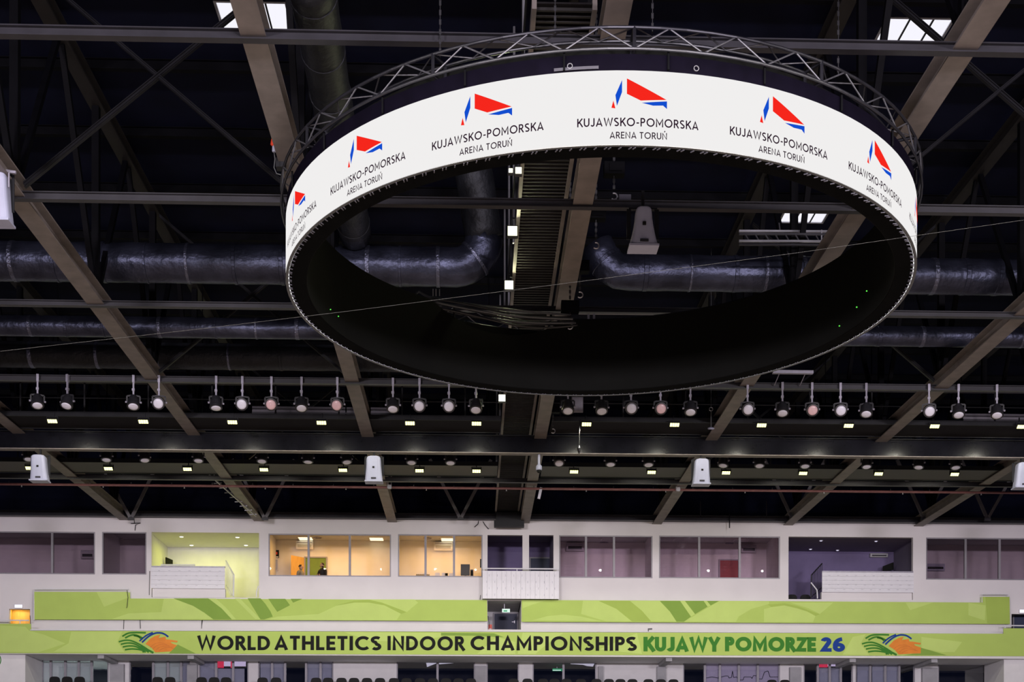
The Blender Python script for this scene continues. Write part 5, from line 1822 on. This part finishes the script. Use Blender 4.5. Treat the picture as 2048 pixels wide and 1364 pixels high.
def make_seat(x):
    y = 60.3
    t = thing('stadium_seat', (x, y, TIER), 'x', 'seat', 'last row of black seats')
    w = .24
    bp = []
    for i in range(13):
        a = pi * i / 12
        bp.append((x + w * (abs(cos(a)) ** .6) * (1 if cos(a) > 0 else -1), y, TIER + .62 + .24 * sin(a) ** .7 if 0 < i < 12 else TIER + .62))
    bp = bp + [(x - w * .9, y + .02, TIER + .42), (x + w * .9, y + .02, TIER + .42)]
    MB().prism(bp, (0, .05, 0)).build('backrest', M_SEAT, t)
    MB().prism([(x - w, y + .06, TIER + .42), (x + w, y + .06, TIER + .42), (x + w * .9, y + .48, TIER + .44), (x - w * .9, y + .48, TIER + .44)], (0, 0, .05)).build('seat_pan', M_SEAT, t)
    for s in (-1, 1):
        MB().box(x + s * .18 - .02, x + s * .18 + .02, y + .1, y + .14, TIER, TIER + .42).build('leg', M_STEELD, t)
    return t


s0 = None
for i, px in enumerate(seat_px):
    x = at(px, 1358, 60.3).x
    if s0 is None:
        s0 = make_seat(x)
        o = s0
    else:
        o = copy_tree(s0, (x, 60.3, TIER))
    tag(o, 'black rounded stadium seat back at the bottom edge, %s of the row' % nth(i, len(seat_px)) if i < 20 or i > 17 else '', 'seat', 'last row of black seats')
for i, px in enumerate((1584, 1611)):
    x = at(px, 1196, 60.7).x
    o = copy_tree(s0, (x, 60.7, ZF - .14 + .02))
    o.location.z = ZF - .46
    tag(o, 'dark seat back inside the purple open box, ' + ('outer one' if i == 0 else 'one beside the stairs'), 'seat', 'seats in the purple box')

# ---------------------------------------------------------------- two people in the orange-lit room


def person(x, y, z, face, label, shirt, crossed):
    """standing adult, 1.78 m; face = heading in radians (0 looks along +x)"""
    t = thing('person', (x, y, z), label, 'person')
    M = Matrix.Translation((x, y, z)) @ Matrix.Rotation(face, 4, 'Z')
    V = lambda a: M @ Vector(a)
    # local frame: +x forward, +y to the person's left
    pts = {'pelvis': (0, 0, .95), 'waist': (0, 0, 1.10), 'chest': (.02, 0, 1.30), 'collar': (0, 0, 1.45), 'neck': (.015, 0, 1.53), 'skull': (.03, 0, 1.60), 'crown': (.02, 0, 1.72)}
    rad = {'pelvis': .16, 'waist': .145, 'chest': .165, 'collar': .10, 'neck': .058, 'skull': .088, 'crown': .075}
    ed = [('pelvis', 'waist'), ('waist', 'chest'), ('chest', 'collar'), ('collar', 'neck'), ('neck', 'skull'), ('skull', 'crown')]
    for s, n in ((1, 'l'), (-1, 'r')):
        pts['sh' + n] = (0, .19 * s, 1.42)
        if crossed:
            pts['el' + n] = (.06, .27 * s, 1.14)
            pts['wr' + n] = (.24, .03 * s, 1.18)
            pts['pm' + n] = (.25, -.06 * s, 1.20)
        else:
            pts['el' + n] = (-.03, .24 * s, 1.13)
            pts['wr' + n] = (.06, .25 * s, .88)
            pts['pm' + n] = (.08, .25 * s, .80)
        pts['hp' + n] = (0, .10 * s, .88)
        pts['kn' + n] = (.02, .11 * s, .49)
        pts['an' + n] = (-.01, .12 * s, .09)
        pts['toe' + n] = (.15, .14 * s, .035)
        rad.update({'sh' + n: .075, 'el' + n: .048, 'wr' + n: .034, 'pm' + n: .034, 'hp' + n: .10, 'kn' + n: .062, 'an' + n: .045, 'toe' + n: .04})
        ed += [('collar', 'sh' + n), ('sh' + n, 'el' + n), ('el' + n, 'wr' + n), ('wr' + n, 'pm' + n), ('pelvis', 'hp' + n), ('hp' + n, 'kn' + n), ('kn' + n, 'an' + n), ('an' + n, 'toe' + n)]
        for k in range(5):      # fingers and thumb
            b = Vector(pts['pm' + n])
            if crossed:
                d = Vector((.01, -.055 * s, .035 - .018 * k)) if k < 4 else Vector((.03, -.02 * s, .05))
            else:
                d = Vector((-.03 + .018 * k, 0, -.075)) if k < 4 else Vector((.045, -.01 * s, -.03))
            pts['f%d%s' % (k, n)] = tuple(b + d)
            rad['f%d%s' % (k, n)] = .009
            ed.append(('pm' + n, 'f%d%s' % (k, n)))
    names = list(pts)
    me = bpy.data.meshes.new('body')
    me.from_pydata([tuple(V(pts[k]) - Vector((x, y, z))) for k in names], [(names.index(a), names.index(b)) for a, b in ed], [])
    ob = bpy.data.objects.new('body', me)
    COL.objects.link(ob)
    ob.parent = t
    ORG[ob.name] = Vector((x, y, z))
    sk = ob.modifiers.new('skin', 'SKIN')
    sk.use_smooth_shade = True
    for i, k in enumerate(names):
        v = me.skin_vertices[0].data[i]
        v.radius = (rad[k], rad[k])
        v.use_root = (k == 'pelvis')
    sb = ob.modifiers.new('sub', 'SUBSURF')
    sb.levels = sb.render_levels = 2
    me.materials.append(shirt)
    # head with face and hair, trousers and hands in their own colours
    def blob(name, c, rx, ry, rz, m, lo=-1.0):
        b = MB()
        for i in range(9):
            pass
        vs, fs = [], []
        NU, NV = 12, 8
        for j in range(NV + 1):
            ph = -pi / 2 + pi * j / NV
            if sin(ph) < lo:
                ph = math.asin(lo)
            for i in range(NU):
                a = 2 * pi * i / NU
                vs.append(V((c[0] + rx * cos(ph) * cos(a), c[1] + ry * cos(ph) * sin(a), c[2] + rz * sin(ph))))
        for j in range(NV):
            for i in range(NU):
                fs.append((j * NU + i, j * NU + (i + 1) % NU, (j + 1) * NU + (i + 1) % NU, (j + 1) * NU + i))
        return b.add(vs, fs).build(name, m, t, smooth=True)
    blob('head', (.03, 0, 1.655), .102, .080, .122, M_SKIN)
    blob('hair', (.008, 0, 1.685), .105, .089, .108, M_HAIR, lo=-.15)
    blob('nose', (.135, 0, 1.645), .018, .014, .024, M_SKIN)
    blob('mouth', (.122, 0, 1.60), .008, .022, .006, mat('lips', (.35, .12, .10), .5))
    for s in (-1, 1):
        blob('ear', (.02, .082 * s, 1.65), .020, .012, .032, M_SKIN)
        blob('eye', (.118, .030 * s, 1.672), .010, .011, .008, M_INK)
        w = pts['pm' + ('l' if s > 0 else 'r')]
        blob('hand', w, .046, .042, .044, M_SKIN)
    # trousers sleeve each leg
    for s in (-1, 1):
        MB().tube([V((0, .09 * s, 1.0)), V((0, .10 * s, .86)), V((.02, .11 * s, .49)), V((-.01, .12 * s, .08))], [.135, .115, .082, .072], 12).build('trouser_leg', M_JEAN, t, smooth=True)
    return t


p = at(645, 1150, 61.1)
person(p.x, 61.1, ZF, radians(232), 'person in black with crossed arms by the orange-lit window, turned toward the door', M_SHIRTK, True)
p = at(601, 1150, 61.6)
person(p.x, 61.6, ZF, radians(335), 'person in a grey shirt standing by the open door of the orange-lit room', M_SHIRTG, False)
